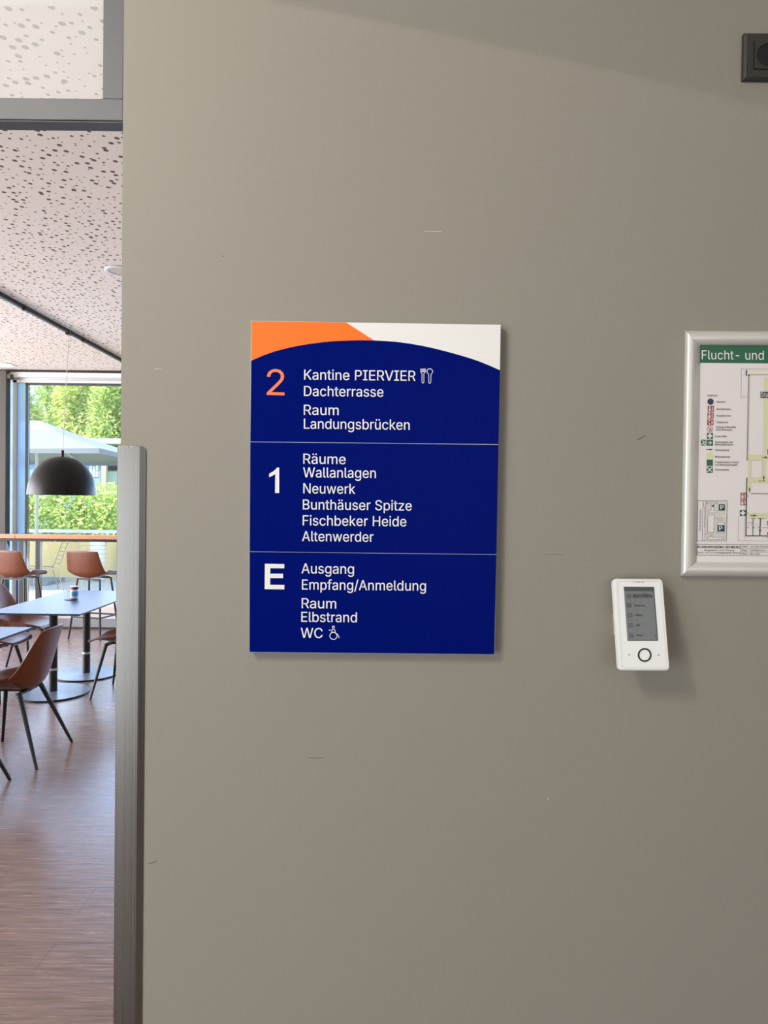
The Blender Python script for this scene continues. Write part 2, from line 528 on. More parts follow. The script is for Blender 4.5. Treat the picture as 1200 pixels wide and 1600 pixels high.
# ------------------------------------------------------------------ lettering (outline glyphs)
GLYPHS = {}
for _e in """A480|16,0 201,509 276,509 463,0 395,0 287,302 264,372 232,478 245,478 213,371 191,302 85,0|110,142 110,199 370,199 370,142~B456|60,0 60,509 241,509 289,504 329,491 359,469 381,442 394,410 398,374 395,344 387,320 373,301 356,286 336,275 315,267 315,262 339,257 363,245 385,227 402,203 414,173 418,136 413,100 400,67 377,39 344,18 301,4 247,0|125,57 245,57 296,63 330,80 349,105 355,137 352,161 342,184 327,203 306,218 279,228 248,231 125,231|125,285 238,285 265,288 288,296 308,309 323,326 333,348 336,372 330,403 313,429 283,446 240,452 125,452~C510|267,-7 205,1 150,25 104,63 70,115 48,179 40,254 48,329 70,393 104,445 150,484 205,508 267,516 305,513 340,504 373,490 402,471 427,447 448,418 463,385 473,348 408,348 401,373 389,395 375,413 357,428 337,440 315,449 292,454 267,456 223,450 184,432 150,403 125,364 109,314 103,254 109,194 125,145 151,105 184,76 223,59 267,53 292,55 315,60 337,69 357,81 375,96 389,114 401,136 408,160 473,160 463,124 448,91 428,62 402,38 373,19 341,5 305,-4~D502|219,0 96,0 96,57 215,57 272,63 318,81 354,110 379,149 394,198 399,255 394,312 379,361 354,399 320,428 275,446 221,452 93,452 93,509 225,509 294,501 353,478 399,441 433,391 455,329 462,255 455,181 433,119 398,68 351,31 291,8|125,509 125,0 60,0 60,509~E419|60,0 60,509 372,509 372,452 125,452 125,286 355,286 355,229 125,229 125,57 375,57 375,0~F410|60,0 60,509 369,509 369,452 125,452 125,278 346,278 346,221 125,221 125,0~G520|269,-7 205,1 149,25 104,64 69,116 47,179 40,254 47,329 69,393 103,445 149,484 203,508 265,516 304,513 340,504 374,489 403,469 429,445 449,416 465,384 474,349 408,349 399,372 387,393 373,411 356,427 337,439 315,448 291,454 265,456 222,450 183,432 150,404 125,364 109,314 103,254 109,194 125,145 151,105 184,76 224,59 269,53 309,57 345,71 374,93 396,123 410,160 415,202 434,199 283,199 283,256 478,256 478,200 471,141 451,91 419,50 377,19 326,0~H517|60,0 60,509 125,509 125,289 392,289 392,509 457,509 457,0 392,0 392,232 125,232 125,0~I300|31,0 31,57 118,57 118,452 31,452 31,509 269,509 269,452 183,452 183,57 269,57 269,0~J396|185,-7 143,-2 106,11 75,33 52,63 38,100 33,145 33,173 98,173 98,145 104,104 122,74 149,56 185,50 220,56 248,74 266,104 272,145 272,509 336,509 336,145 332,100 318,63 294,33 263,11 227,-2~K467|104,145 104,216 139,261 174,303 212,344 364,509 448,509 231,276 228,276|60,0 60,509 125,509 125,334 124,225 125,193 125,0|372,0 188,259 228,309 449,0~L393|60,0 60,509 125,509 125,57 361,57 361,0~M628|60,0 60,509 152,509 277,187 287,159 299,123 311,84 322,49 307,49 318,83 330,121 342,158 352,187 476,509 568,509 568,0 504,0 504,291 504,327 505,369 506,413 507,457 513,457 498,409 482,363 467,322 456,291 342,0 286,0 170,291 159,321 145,361 129,408 112,457 119,457 120,416 121,372 122,328 122,291 122,0~N523|60,0 60,509 136,509 343,183 363,151 388,107 414,55 405,54 401,108 399,157 399,195 399,509 463,509 463,0 387,0 202,290 177,331 148,381 108,452 119,454 122,384 124,328 125,291 125,0~O533|267,-7 205,1 150,25 105,63 70,115 48,179 40,254 48,329 70,393 105,445 150,484 205,508 267,516 329,508 384,484 429,445 464,393 486,329 493,254 486,179 464,115 429,63 384,25 329,1|267,53 310,59 349,76 383,105 408,144 425,194 430,254 425,314 408,365 383,404 349,433 310,450 267,456 223,450 184,433 151,404 125,364 109,314 103,254 109,194 125,144 151,105 184,76 223,59~P445|60,0 60,509 235,509 289,503 332,487 366,462 390,430 404,391 409,348 404,304 390,265 366,233 332,207 289,191 235,186 109,186 109,242 233,242 269,246 297,256 318,272 333,294 342,319 344,348 342,376 333,402 318,423 297,439 268,449 232,452 125,452 125,0~R449|60,0 60,509 236,509 290,504 333,489 367,465 390,433 405,395 409,352 405,309 390,271 367,240 333,217 289,203 236,198 96,198 96,255 234,255 269,258 298,267 319,281 334,300 342,324 345,352 342,380 334,405 319,425 298,440 269,449 233,452 125,452 125,0|353,0 230,229 303,229 428,0~S447|224,-9 172,-4 128,9 91,31 64,60 46,96 38,137 104,137 110,110 123,88 142,71 166,59 194,52 224,49 257,52 286,60 311,74 329,92 341,114 346,139 342,161 332,179 316,193 296,205 245,222 184,239 128,260 86,289 60,326 52,372 58,413 75,448 102,476 138,498 180,511 227,516 275,511 316,498 351,476 377,449 394,415 401,378 337,378 326,412 302,437 267,453 225,459 194,456 167,448 145,435 129,418 118,398 115,376 119,352 131,334 148,319 169,308 212,293 264,279 312,264 336,252 359,238 379,220 395,198 405,171 408,139 403,99 386,64 360,34 323,11 278,-4~T449|32,452 32,509 417,509 417,452 257,452 257,0 193,0 193,452~U517|259,-8 203,-2 154,15 114,43 85,80 66,124 60,173 60,509 124,509 124,178 128,144 141,113 160,87 187,68 220,56 259,52 298,56 331,68 357,87 377,113 389,144 393,178 393,509 457,509 457,173 451,124 433,80 403,43 363,15 315,-2~V480|204,0 16,509 84,509 192,206 215,137 248,31 235,31 267,138 290,206 395,509 463,509 278,0~W686|155,0 16,509 82,509 163,196 175,145 187,94 197,40 189,40 200,94 211,145 224,196 306,509 380,509 462,196 474,145 486,94 497,40 488,40 499,94 510,145 523,196 603,509 670,509 530,0 455,0 368,323 351,391 336,475 350,475 335,395 318,323 230,0~Z438|42,0 42,46 273,385 306,431 341,476 348,454 285,452 223,452 40,452 40,509 397,509 397,462 169,129 134,81 97,33 90,54 152,57 214,57 399,57 399,0~a389|160,-9 126,-5 94,5 68,22 48,45 35,73 30,108 34,138 43,161 58,179 78,193 100,203 125,211 178,220 234,227 252,230 265,235 273,243 276,255 276,257 273,279 267,297 256,311 240,322 220,329 196,331 171,329 149,322 132,313 118,301 107,288 100,274 41,291 57,322 79,346 104,364 133,375 163,382 194,384 239,379 263,372 286,360 306,343 322,320 333,290 337,251 337,0 277,0 277,52 272,52 252,25 236,12 215,1 190,-6|170,45 202,49 228,59 248,74 263,93 272,115 276,138 276,190 259,182 231,176 200,171 175,168 134,159 117,150 103,139 95,124 92,105 94,87 102,72 114,61 130,52 149,47~b424|229,-8 198,-5 172,4 153,17 138,31 118,59 112,59 112,0 53,0 53,509 114,509 114,319 118,319 137,346 152,360 171,373 197,381 229,384 274,378 313,361 345,332 370,293 385,245 390,189 385,133 370,84 346,45 313,16 274,-2|220,47 253,51 279,66 301,88 316,117 325,151 328,189 325,227 316,261 301,290 280,311 253,325 220,330 188,325 161,312 140,291 125,263 116,229 113,189 116,150 125,115 140,86 162,65 188,51~c396|207,-8 159,-2 117,16 82,46 56,85 40,133 34,187 40,243 56,291 82,330 117,360 159,378 207,384 234,383 260,377 284,368 305,356 324,341 340,322 353,301 362,277 303,262 290,289 270,311 242,325 207,330 173,325 145,310 124,287 108,258 99,224 96,187 99,151 108,117 124,89 145,66 173,51 207,46 243,52 271,66 292,89 304,117 363,102 354,78 341,56 325,37 306,21 285,9 261,-1 235,-6~d424|195,-8 151,-2 111,16 79,45 55,84 39,133 34,189 39,245 55,293 79,332 112,361 151,378 196,384 228,381 253,373 272,360 287,346 306,319 311,319 311,509 372,509 372,0 313,0 313,59 307,59 287,31 272,17 252,4 227,-5|205,47 236,51 263,65 284,86 299,115 309,150 312,189 309,229 300,263 284,291 263,312 237,325 205,330 172,325 145,311 124,290 108,261 99,227 96,189 99,151 109,117 124,88 145,66 172,51~e404|212,-8 161,-2 117,16 82,46 56,85 40,132 34,187 39,242 55,290 81,329 115,359 157,378 205,384 236,382 266,374 294,361 319,341 341,315 357,282 368,242 371,194 371,169 75,169 75,221 338,221 310,202 307,237 298,269 283,294 263,314 237,326 205,330 173,326 146,313 125,294 109,270 99,241 96,211 96,178 100,139 110,106 128,80 151,61 179,50 212,46 234,48 254,53 271,61 285,73 297,88 306,105 365,91 353,63 335,39 311,19 283,4 249,-5~f254|228,379 228,327 6,327 6,379|81,0 81,432 84,461 96,486 113,505 135,519 161,527 187,530 222,527 243,521 227,468 215,472 195,474 171,470 154,460 145,443 142,419 142,0~g425|207,-151 168,-148 134,-140 105,-127 82,-110 64,-91 51,-69 101,-41 122,-66 136,-78 154,-88 178,-95 207,-97 249,-92 282,-75 304,-47 311,-6 311,68 306,68 287,41 272,28 252,16 227,8 195,5 152,10 113,27 80,53 55,90 39,136 34,191 39,246 55,293 80,332 112,361 152,378 196,384 228,382 253,373 273,360 288,346 308,319 313,319 313,379 372,379 372,-9 367,-54 350,-90 324,-117 291,-136 251,-147|205,59 237,63 264,75 285,95 300,121 309,154 312,193 309,231 300,264 285,291 264,312 237,325 205,330 172,325 145,312 124,290 109,262 99,229 96,193 99,155 109,123 124,96 145,76 172,63~h410|114,227 114,0 53,0 53,509 114,509 114,287 102,287 124,332 152,362 187,379 227,384 264,380 295,369 321,349 341,321 353,285 357,240 357,0 296,0 296,235 290,275 273,304 246,323 210,329 184,326 161,317 141,303 126,283 117,257~i167|53,0 53,379 114,379 114,0|84,443 67,446 54,455 44,468 41,483 44,499 54,512 67,521 84,524 100,521 114,512 123,499 126,483 123,468 114,455 100,446~j167|53,379 114,379 114,-30 111,-63 102,-90 86,-113 65,-129 37,-139 4,-143 -10,-143 -10,-87 2,-87 25,-83 40,-72 50,-54 53,-29|83,443 67,446 53,455 44,468 41,483 44,499 53,512 67,521 83,524 100,521 114,512 123,499 126,483 123,468 114,455 100,446~k381|110,137 110,212 121,212 284,379 360,379 184,199 177,199|53,0 53,509 114,509 114,0|294,0 148,186 191,229 372,0~l189|139,-2 101,3 74,20 58,47 53,84 53,509 114,509 114,99 115,77 120,62 130,54 146,52 160,53 170,54 181,3 162,-1~m610|53,0 53,379 112,379 112,295 108,295 118,323 132,346 151,363 172,376 195,384 219,386 257,380 287,361 309,331 321,295 312,295 322,321 337,343 357,361 381,375 407,383 437,386 468,383 497,372 522,354 541,328 553,296 557,255 557,0 496,0 496,254 490,289 473,313 447,326 419,330 395,328 374,320 358,307 345,290 338,270 335,247 335,0 274,0 274,260 269,288 253,311 229,326 199,330 178,328 158,320 140,307 126,289 117,266 114,238 114,0~n410|114,227 114,0 53,0 53,379 112,379 112,287 102,287 124,332 152,362 187,379 227,384 264,380 295,369 321,349 341,321 353,285 357,240 357,0 296,0 296,235 290,275 273,304 246,323 210,329 184,326 161,317 141,303 126,283 117,257~o415|207,-8 159,-2 117,16 82,46 56,85 40,133 34,187 40,243 56,291 82,330 117,360 159,378 207,384 256,378 299,360 333,330 359,291 376,243 381,187 376,133 359,85 333,46 299,16 256,-2|207,46 242,51 270,66 292,89 307,117 316,151 319,187 316,224 307,258 292,287 270,310 242,325 207,330 173,325 145,310 124,287 108,258 99,224 96,187 99,151 108,117 124,89 145,66 173,51~p424|53,-143 53,379 112,379 112,319 118,319 137,346 152,360 171,373 197,381 229,384 274,378 313,361 345,332 370,293 385,245 390,189 385,133 370,84 346,45 313,16 274,-2 229,-8 198,-5 173,4 153,17 138,31 118,59 114,59 114,-143|220,47 253,51 279,66 301,88 316,117 325,151 328,189 325,227 316,261 301,290 280,311 253,325 220,330 188,325 161,312 140,291 125,263 116,229 113,189 116,150 125,115 140,86 162,65 188,51~q424|372,-143 311,-143 311,59 306,59 287,31 272,17 252,4 227,-5 195,-8 151,-2 111,16 79,45 55,84 39,133 34,189 39,245 55,293 79,332 112,361 151,378 196,384 228,381 253,373 272,360 287,346 307,319 313,319 313,379 372,379|205,47 236,51 263,65 284,86 299,115 309,150 312,189 309,229 300,263 284,291 263,312 237,325 205,330 172,325 145,311 124,290 108,261 99,227 96,189 99,151 109,117 124,88 145,66 172,51~r259|53,0 53,379 112,379 112,321 115,321 130,347 152,367 181,380 213,385 229,384 243,384 243,322 230,324 207,326 182,323 159,315 140,301 126,284 117,262 114,237 114,0~s365|182,-8 145,-5 112,3 84,18 62,38 45,63 36,94 94,107 105,79 124,60 150,49 181,45 217,50 244,62 262,81 268,103 265,121 254,136 237,147 212,155 149,170 104,186 72,208 53,237 47,274 51,305 65,332 87,354 115,370 149,381 187,384 223,381 254,372 279,358 299,339 314,316 324,290 268,277 258,298 243,316 219,328 187,333 156,329 131,317 114,299 109,277 112,258 124,243 144,232 172,223 229,209 275,194 306,171 325,142 331,107 326,75 312,47 290,24 260,6 223,-5~t227|204,379 204,327 6,327 6,379|65,471 126,471 126,98 128,76 136,61 150,53 170,50 185,51 202,54 213,2 192,-3 168,-4 125,2 92,21 72,52 65,93~u410|182,-5 146,-1 115,11 89,31 69,59 57,95 53,139 53,379 114,379 114,144 119,105 137,75 164,56 200,50 226,53 249,62 268,77 283,97 293,122 296,153 296,379 357,379 357,0 298,0 298,92 307,92 286,47 257,17 222,0~v389|163,0 17,379 84,379 165,155 187,87 206,21 184,21 203,87 224,155 305,379 371,379 226,0~w567|138,0 23,379 87,379 133,214 154,137 175,41 165,41 186,135 206,214 252,379 316,379 362,214 382,136 402,41 391,41 413,135 434,214 480,379 545,379 429,0 368,0 319,172 305,225 291,280 277,338 291,338 277,280 263,225 248,172 199,0~x379|21,0 171,218 171,171 29,379 100,379 147,306 179,253 207,206 175,206 202,253 233,306 282,379 352,379 209,169 209,214 358,0 287,0 231,85 200,136 173,182 205,182 178,136 148,85 91,0~y389|47,-139 61,-86 71,-87 88,-90 104,-89 118,-84 130,-74 141,-58 151,-36 163,-1 17,379 84,379 165,155 187,87 206,21 184,21 202,87 224,155 305,379 371,379 204,-58 191,-85 177,-107 159,-124 139,-136 117,-143 91,-145 65,-143~z380|42,0 42,46 254,320 254,323 48,323 48,379 333,379 333,331 126,60 126,56 339,56 339,0~ä389|160,-9 126,-5 94,5 68,22 48,45 35,73 30,108 34,138 43,161 58,179 78,193 100,203 125,211 178,220 234,227 252,230 265,235 273,243 276,255 276,257 273,279 267,297 256,311 240,322 220,329 196,331 171,329 149,322 132,313 118,301 107,288 100,274 41,291 57,322 79,346 104,364 133,375 163,382 194,384 239,379 263,372 286,360 306,343 322,320 333,290 337,251 337,0 277,0 277,52 272,52 252,25 236,12 215,1 190,-6|170,45 202,49 228,59 248,74 263,93 272,115 276,138 276,190 259,182 231,176 200,171 175,168 134,159 117,150 103,139 95,124 92,105 94,87 102,72 114,61 130,52 149,47|261,443 246,446 233,455 224,468 221,483 224,499 233,512 246,520 261,523 277,520 290,512 299,499 301,483 299,468 290,455 277,446|117,443 102,446 89,455 80,468 77,483 80,499 89,512 102,520 117,523 133,520 146,512 155,499 158,483 155,468 146,455 133,446~ö415|207,-8 159,-2 117,16 82,46 56,85 40,133 34,187 40,243 56,291 82,330 117,360 159,378 207,384 256,378 299,360 333,330 359,291 376,243 381,187 376,133 359,85 333,46 299,16 256,-2|207,46 242,51 270,66 292,89 307,117 316,151 319,187 316,224 307,258 292,287 270,310 242,325 207,330 173,325 145,310 124,287 108,258 99,224 96,187 99,151 108,117 124,89 145,66 173,51|279,443 264,446 251,455 242,468 239,483 242,499 251,512 264,520 279,523 295,520 308,512 317,499 320,483 317,468 308,455 295,446|136,443 120,446 107,455 98,468 95,483 98,499 107,512 120,520 136,523 151,520 164,512 173,499 176,483 173,468 164,455 151,446~ü410|182,-5 146,-1 115,11 89,31 69,59 57,95 53,139 53,379 114,379 114,144 119,105 137,75 164,56 200,50 226,53 249,62 268,77 283,97 293,122 296,153 296,379 357,379 357,0 298,0 298,92 307,92 286,47 257,17 222,0|277,443 261,446 248,455 239,468 236,483 239,499 248,512 261,520 277,523 292,520 305,512 314,499 317,483 314,468 305,455 292,446|133,443 118,446 104,455 96,468 93,483 96,499 104,512 118,520 133,523 149,520 162,512 170,499 173,483 170,468 162,455 149,446~ß441|122,362 122,0 60,0 60,362 64,409 77,447 99,477 127,498 160,511 197,516 229,512 260,503 289,486 312,463 327,432 332,393 330,370 325,351 309,322 292,299 287,287 285,272 288,256 297,241 327,215 362,188 378,171 391,152 400,129 403,100 399,69 386,42 366,21 340,6 307,-4 269,-7 237,-5 207,1 182,10 164,20 187,74 217,58 238,52 265,50 297,53 321,64 337,81 342,104 339,123 330,139 300,167 264,194 248,209 235,227 226,247 223,272 224,291 230,306 247,329 264,353 270,368 272,388 266,420 250,442 226,455 197,459 164,453 141,435 127,405~Ü517|259,-8 203,-2 154,15 114,43 85,80 66,124 60,173 60,509 124,509 124,178 128,144 141,113 160,87 187,68 220,56 259,52 298,56 331,68 357,87 377,113 389,144 393,178 393,509 457,509 457,173 451,124 433,80 403,43 363,15 315,-2|331,572 315,575 302,584 293,597 290,612 293,628 302,641 315,650 331,653 346,650 359,641 368,628 371,612 368,597 359,584 346,575|187,572 172,575 158,584 149,597 146,612 149,628 158,641 172,650 187,653 203,650 216,641 224,628 227,612 224,597 216,584 203,575~0453|227,-7 174,1 130,24 95,62 69,113 53,178 48,254 53,330 69,395 95,447 130,484 174,508 227,516 279,508 323,484 358,447 384,395 400,330 405,254 400,178 384,113 359,62 323,24 279,1|227,50 261,56 290,74 313,103 330,144 340,194 344,254 340,314 330,365 313,405 290,435 261,453 227,460 192,453 163,435 140,405 123,365 113,314 109,254 113,194 123,144 140,103 163,74 192,56~1453|76,0 76,55 391,55 391,0|276,509 276,0 212,0 212,448 209,448 86,358 86,427 198,509~2453|64,0 64,47 234,229 282,282 299,305 311,327 318,348 320,371 317,397 308,419 293,436 273,449 250,457 224,460 196,457 172,447 153,433 139,413 130,390 127,362 66,362 71,405 86,442 111,473 143,496 182,511 225,516 268,511 306,497 337,474 361,445 376,411 381,372 378,345 371,318 357,290 336,259 267,180 153,60 153,57 389,57 389,0~3453|218,-7 173,-3 133,10 98,30 70,57 52,91 44,132 109,132 115,107 126,87 144,71 165,59 191,52 219,50 248,53 275,61 297,74 315,93 325,116 329,145 326,172 316,196 299,217 275,234 242,244 201,248 157,248 157,299 288,448 288,452 70,452 70,509 372,509 372,461 211,278 211,289 264,288 308,276 344,253 371,222 387,186 393,145 387,103 370,66 344,36 309,12 266,-2~4453|40,105 40,158 247,509 311,509 109,166 109,163 413,163 413,105|282,0 282,121 282,146 282,318 343,318 343,0~5453|221,-7 178,-2 140,11 108,32 83,60 66,93 60,130 122,130 127,108 138,89 154,73 173,60 196,52 221,50 250,53 276,64 298,82 314,104 324,131 328,162 324,193 314,221 297,244 275,262 248,273 218,277 192,275 167,268 145,258 128,246 67,253 96,509 366,509 366,452 151,452 134,301 136,301 155,315 178,325 203,331 229,334 263,330 294,321 321,306 345,285 364,260 379,231 388,199 391,163 385,117 369,76 343,41 309,15 268,-1~6453|226,-7 182,-1 142,15 109,40 84,74 69,115 64,162 68,199 80,239 102,285 137,340 252,509 322,509 151,261 145,261 154,275 165,288 179,299 196,307 214,312 235,314 278,309 316,295 346,271 370,240 384,201 389,157 384,112 368,73 343,39 310,14 271,-2|226,48 254,52 279,63 299,79 314,101 324,128 327,157 324,187 314,213 299,235 279,251 254,262 226,265 198,262 174,252 153,235 138,214 128,188 125,158 128,128 138,102 153,79 174,63 198,52~7453|97,0 323,448 323,452 62,452 62,509 391,509 391,449 165,0~8453|226,-7 178,-2 136,11 101,33 74,62 57,96 52,135 55,166 65,195 81,220 101,241 125,256 153,265 153,267 119,282 93,308 76,342 70,380 75,417 90,450 114,477 146,498 184,511 226,516 269,511 306,498 337,477 361,450 377,417 382,380 376,342 359,308 333,282 300,267 300,265 327,256 351,241 372,220 387,195 397,166 401,135 395,96 378,62 352,33 317,11 275,-2|226,49 258,52 285,60 307,74 323,91 333,113 337,139 333,165 322,189 305,208 283,223 256,232 226,235 196,232 169,223 147,208 130,189 119,165 115,139 119,113 129,91 145,74 167,60 195,52|226,290 252,292 274,300 293,313 307,330 316,351 319,376 316,399 308,420 294,437 275,449 252,457 226,460 200,457 177,449 159,437 145,420 136,399 133,376 136,351 145,330 159,313 178,300 201,292~9453|226,516 271,510 310,494 343,468 368,434 384,393 389,347 385,309 373,270 350,224 315,168 200,0 130,0 301,248 307,248 299,234 287,221 273,210 257,202 238,196 218,195 175,199 137,214 106,237 83,269 68,307 64,352 69,397 85,436 110,469 143,494 182,510|226,460 199,457 174,446 154,429 138,407 129,381 125,352 129,322 138,295 154,274 174,257 199,247 226,243 254,247 279,257 299,273 314,295 324,321 327,350 324,381 314,407 299,429 279,446 254,457~/249|235,533 71,-76 14,-76 178,533~-453|337,244 337,188 114,188 114,244~.188|95,-4 78,-1 63,9 53,24 50,41 53,59 63,73 78,83 95,87 113,83 128,73 138,59 141,41 138,24 128,9 113,-1~:188|95,-4 78,-1 63,9 53,24 50,41 53,59 63,73 78,83 95,87 113,83 128,73 138,59 141,41 138,24 128,9 113,-1|95,271 78,274 63,284 53,299 50,316 53,334 63,349 78,359 95,362 113,359 128,349 138,334 141,316 138,299 128,284 113,274~,188|38,-119 68,71 137,71 84,-119~@676|355,-135 284,-130 221,-114 167,-88 122,-53 87,-8 61,46 45,109 40,179 46,248 61,309 87,363 123,408 167,444 220,470 281,486 349,492 415,486 472,469 522,442 562,407 594,366 617,319 631,268 635,215 631,142 625,107 615,76 599,49 579,28 551,15 517,11 476,17 457,24 441,36 429,50 423,68 420,68 408,48 388,30 361,17 326,13 285,18 251,35 224,62 204,96 192,137 188,182 193,226 207,265 228,297 257,322 291,338 330,343 360,340 385,331 404,319 416,306 419,306 419,335 474,335 474,110 476,91 485,74 499,63 518,59 540,63 557,76 568,97 576,127 580,166 581,215 577,259 567,301 548,339 523,373 490,402 450,424 402,438 347,442 292,438 242,424 199,402 164,372 135,334 115,289 102,236 98,178 102,119 115,66 135,21 165,-17 201,-46 246,-68 298,-81 357,-85 412,-80 458,-69 489,-59 504,-107 464,-120 411,-131|329,65 359,68 382,78 400,95 412,118 419,148 422,185 419,221 411,249 399,269 381,282 358,289 331,292 305,288 283,277 265,260 252,239 244,213 242,185 244,154 251,125 262,101 279,81 301,69""".split('~'):
    _p = _e[1:].split('|')
    GLYPHS[_e[0]] = (int(_p[0]), [[tuple(map(int, q.split(','))) for q in c.split()] for c in _p[1:] if c])
CAP = 509.0


def area(c):
    return sum(p[0] * q[1] - q[0] * p[1] for p, q in zip(c, c[1:] + c[:1])) / 2


def inside(p, c):
    r = False
    for (x0, y0), (x1, y1) in zip(c, c[1:] + c[:1]):
        if (y0 > p[1]) != (y1 > p[1]) and p[0] < (x1 - x0) * (p[1] - y0) / (y1 - y0) + x0:
            r = not r
    return r


FILLED = {}


def glyph_fill(ch):
    """triangles of one glyph: every outer contour with the holes inside it"""
    if ch not in FILLED:
        cs = GLYPHS[ch][1]
        sgn = area(max(cs, key=lambda c: abs(area(c))))
        vs, fs = [], []
        for c in cs:
            if area(c) * sgn > 0:
                holes = [h for h in cs if area(h) * sgn < 0 and inside(h[0], c)]
                loops = [[Vector((x, y, 0)) for x, y in q] for q in [c] + holes]
                o = len(vs)
                vs += [(p.x, p.y) for q in loops for p in q]
                fs += [tuple(k + o for k in t) for t in tessellate_polygon(loops)]
        FILLED[ch] = (vs, fs)
    return FILLED[ch]


def text_fill(s):
    x, vs, fs = 0, [], []
    for ch in s:
        if ch == ' ':
            x += 205
            continue
        gv, gf = glyph_fill(ch)
        o = len(vs)
        vs += [(a + x, b) for a, b in gv]
        fs += [tuple(k + o for k in t) for t in gf]
        x += GLYPHS[ch][0]
    xs = [p[0] for p in vs]
    return vs, fs, min(xs), max(xs)


def filled(contours, offset=0.0):
    """triangulated fill with holes, returns verts2d, faces"""
    cu = bpy.data.curves.new('tmp', 'CURVE')
    cu.dimensions = '2D'
    cu.fill_mode = 'BOTH'
    for c in contours:
        sp = cu.splines.new('POLY')
        sp.points.add(len(c) - 1)
        for p, q in zip(sp.points, c):
            p.co = (q[0] / 100, q[1] / 100, 0, 1)
        sp.use_cyclic_u = True
    if offset:
        cu.offset = offset / 100
    ob = bpy.data.objects.new('tmp', cu)
    C.objects.link(ob)
    dg = bpy.context.evaluated_depsgraph_get()
    me = bpy.data.meshes.new_from_object(ob.evaluated_get(dg), depsgraph=dg)
    vs = [(v.co.x * 100, v.co.y * 100) for v in me.vertices]
    fs = [tuple(p.vertices) for p in me.polygons]
    bpy.data.objects.remove(ob)
    bpy.data.curves.remove(cu)
    bpy.data.meshes.remove(me)
    return vs, fs


def text(mb, s, p0, p1, up, cap, bold=0.0):
    """set string s so that its ink runs from p0 to p1 (on the baseline) with cap height cap along up"""
    vs, fs, x0, x1 = text_fill(s)
    p0, p1 = Vector(p0), Vector(p1)
    d = (p1 - p0) / (x1 - x0)
    u = Vector(up).normalized() * (cap / CAP)
    lift = d.cross(u).normalized() * 0.00005
    for i, k in enumerate((0,) if not bold else (-bold, 0, bold)):
        mb.add([p0 + d * (a - x0 + k) + u * b + lift * i for a, b in vs], fs)
    return mb


def circle(cx, cy, r, n=28):
    return [(cx + r * math.cos(2 * math.pi * i / n), cy + r * math.sin(2 * math.pi * i / n)) for i in range(n)]


def band(pts, w, closed=False):
    """polyline in pixel space -> list of quads of width w"""
    out = []
    q = pts + [pts[0]] if closed else pts
    for a, b in zip(q, q[1:]):
        a, b = Vector(a), Vector(b)
        t = (b - a).normalized()
        nrm = Vector((-t.y, t.x)) * w / 2
        e = t * w * 0.25
        out.append([tuple(a - e + nrm), tuple(b + e + nrm), tuple(b + e - nrm), tuple(a - e - nrm)])
    return out


def rect(x0, y0, x1, y1):
    return [(x0, y0), (x1, y0), (x1, y1), (x0, y1)]

# ================================================================== SETTING
CEIL = 3.32
BACKY = 9.15                       # window front of the canteen
EDGE_X = atY(190.5, 420, WALL).x    # end of the grey wall at the doorway
TH = 0.16                          # wall thickness

MB().box(-9.2, 4.2, -4.0, BACKY + 0.1, -0.12, 0.0).build('floor', M['floor'])
struct(bpy.data.objects['floor'])
w = MB().box(EDGE_X, 4.0, WALL, WALL + TH, 0, CEIL)
o = struct(w.build('wall_front', M['wall']))


def scuff(pts, wd, mat):
    """small scratch in the paint"""
    for a, b in zip(pts, pts[1:]):
        for q in band([a, b], wd):
            o2 = MB().poly([atY(x, y, WALL - 0.0004) for x, y in q]).build('scratch', mat, o)
            o2['kind'] = 'stuff'


M['scratchlight'] = simple('pale_scratch', (196, 188, 176), 0.8)
M['scratchdark'] = simple('dark_scuff', (104, 96, 86), 0.8)
scuff([(662, 361), (690, 362)], 0.8, M['scratchlight'])
scuff([(241, 576.5), (252, 576.5)], 0.8, M['scratchlight'])
scuff([(996, 687), (1008, 681)], 2.2, M['scratchdark'])
scuff([(850, 866), (880, 867)], 0.7, M['scratchdark'])
scuff([(482, 1184.5), (506, 1184)], 1.0, M['scratchdark'])
scuff([(232, 1350), (244, 1346)], 1.4, M['scratchdark'])
scuff([(855, 1246), (857, 1250)], 1.2, M['scratchlight'])
scuff([(347, 400), (350, 401)], 1.2, M['scratchdark'])

struct(MB().box(-9.2, -2.75, WALL, WALL + TH, 0, CEIL).build('wall_front_left', M['wall']))
struct(MB().box(-9.35, -9.2, -4.0, 1.6, 0, CEIL).build('wall_left', M['white_wall']))
struct(MB().box(4.0, 4.15, -4.0, BACKY, 0, CEIL).build('wall_right', M['white_wall']))
struct(MB().box(-9.2, 4.0, -4.15, -4.0, 1.35, CEIL).build('wall_back', M['white_wall']))
struct(MB().box(-9.2, 4.0, -4.15, -4.0, 0, 1.35).build('wall_back_dark_added', M['dark']))  # unseen dark strip, added so the steel guard reflects darker low down
# canteen ceiling: perforated boards either side of the rail, plain band by the door
RAIL_X = (atZ(0, 460, CEIL).x + atZ(187, 556.5, CEIL).x) / 2
BAND_Y = atZ(80, 9.5, CEIL).y
struct(MB().box(-9.2, 4.0, -4.0, BAND_Y, CEIL, CEIL + 0.2).build('ceiling_hall', M['ceil']))
struct(MB().box(RAIL_X + 0.012, 4.0, BAND_Y, BACKY, CEIL, CEIL + 0.2).build('ceiling_right', M['perf']))
struct(MB().box(-9.2, RAIL_X - 0.035, BAND_Y, BACKY, CEIL + 0.0, CEIL + 0.2).build('ceiling_left', M['perf']))
struct(MB().box(RAIL_X - 0.035, RAIL_X - 0.021, BAND_Y, BACKY, CEIL - 0.004, CEIL + 0.2).build('trim_1', M['white']))
struct(MB().box(-9.4, 4.2, -4.2, BACKY + 0.75, CEIL + 0.2, CEIL + 0.5).build('roof', M['white_wall']))
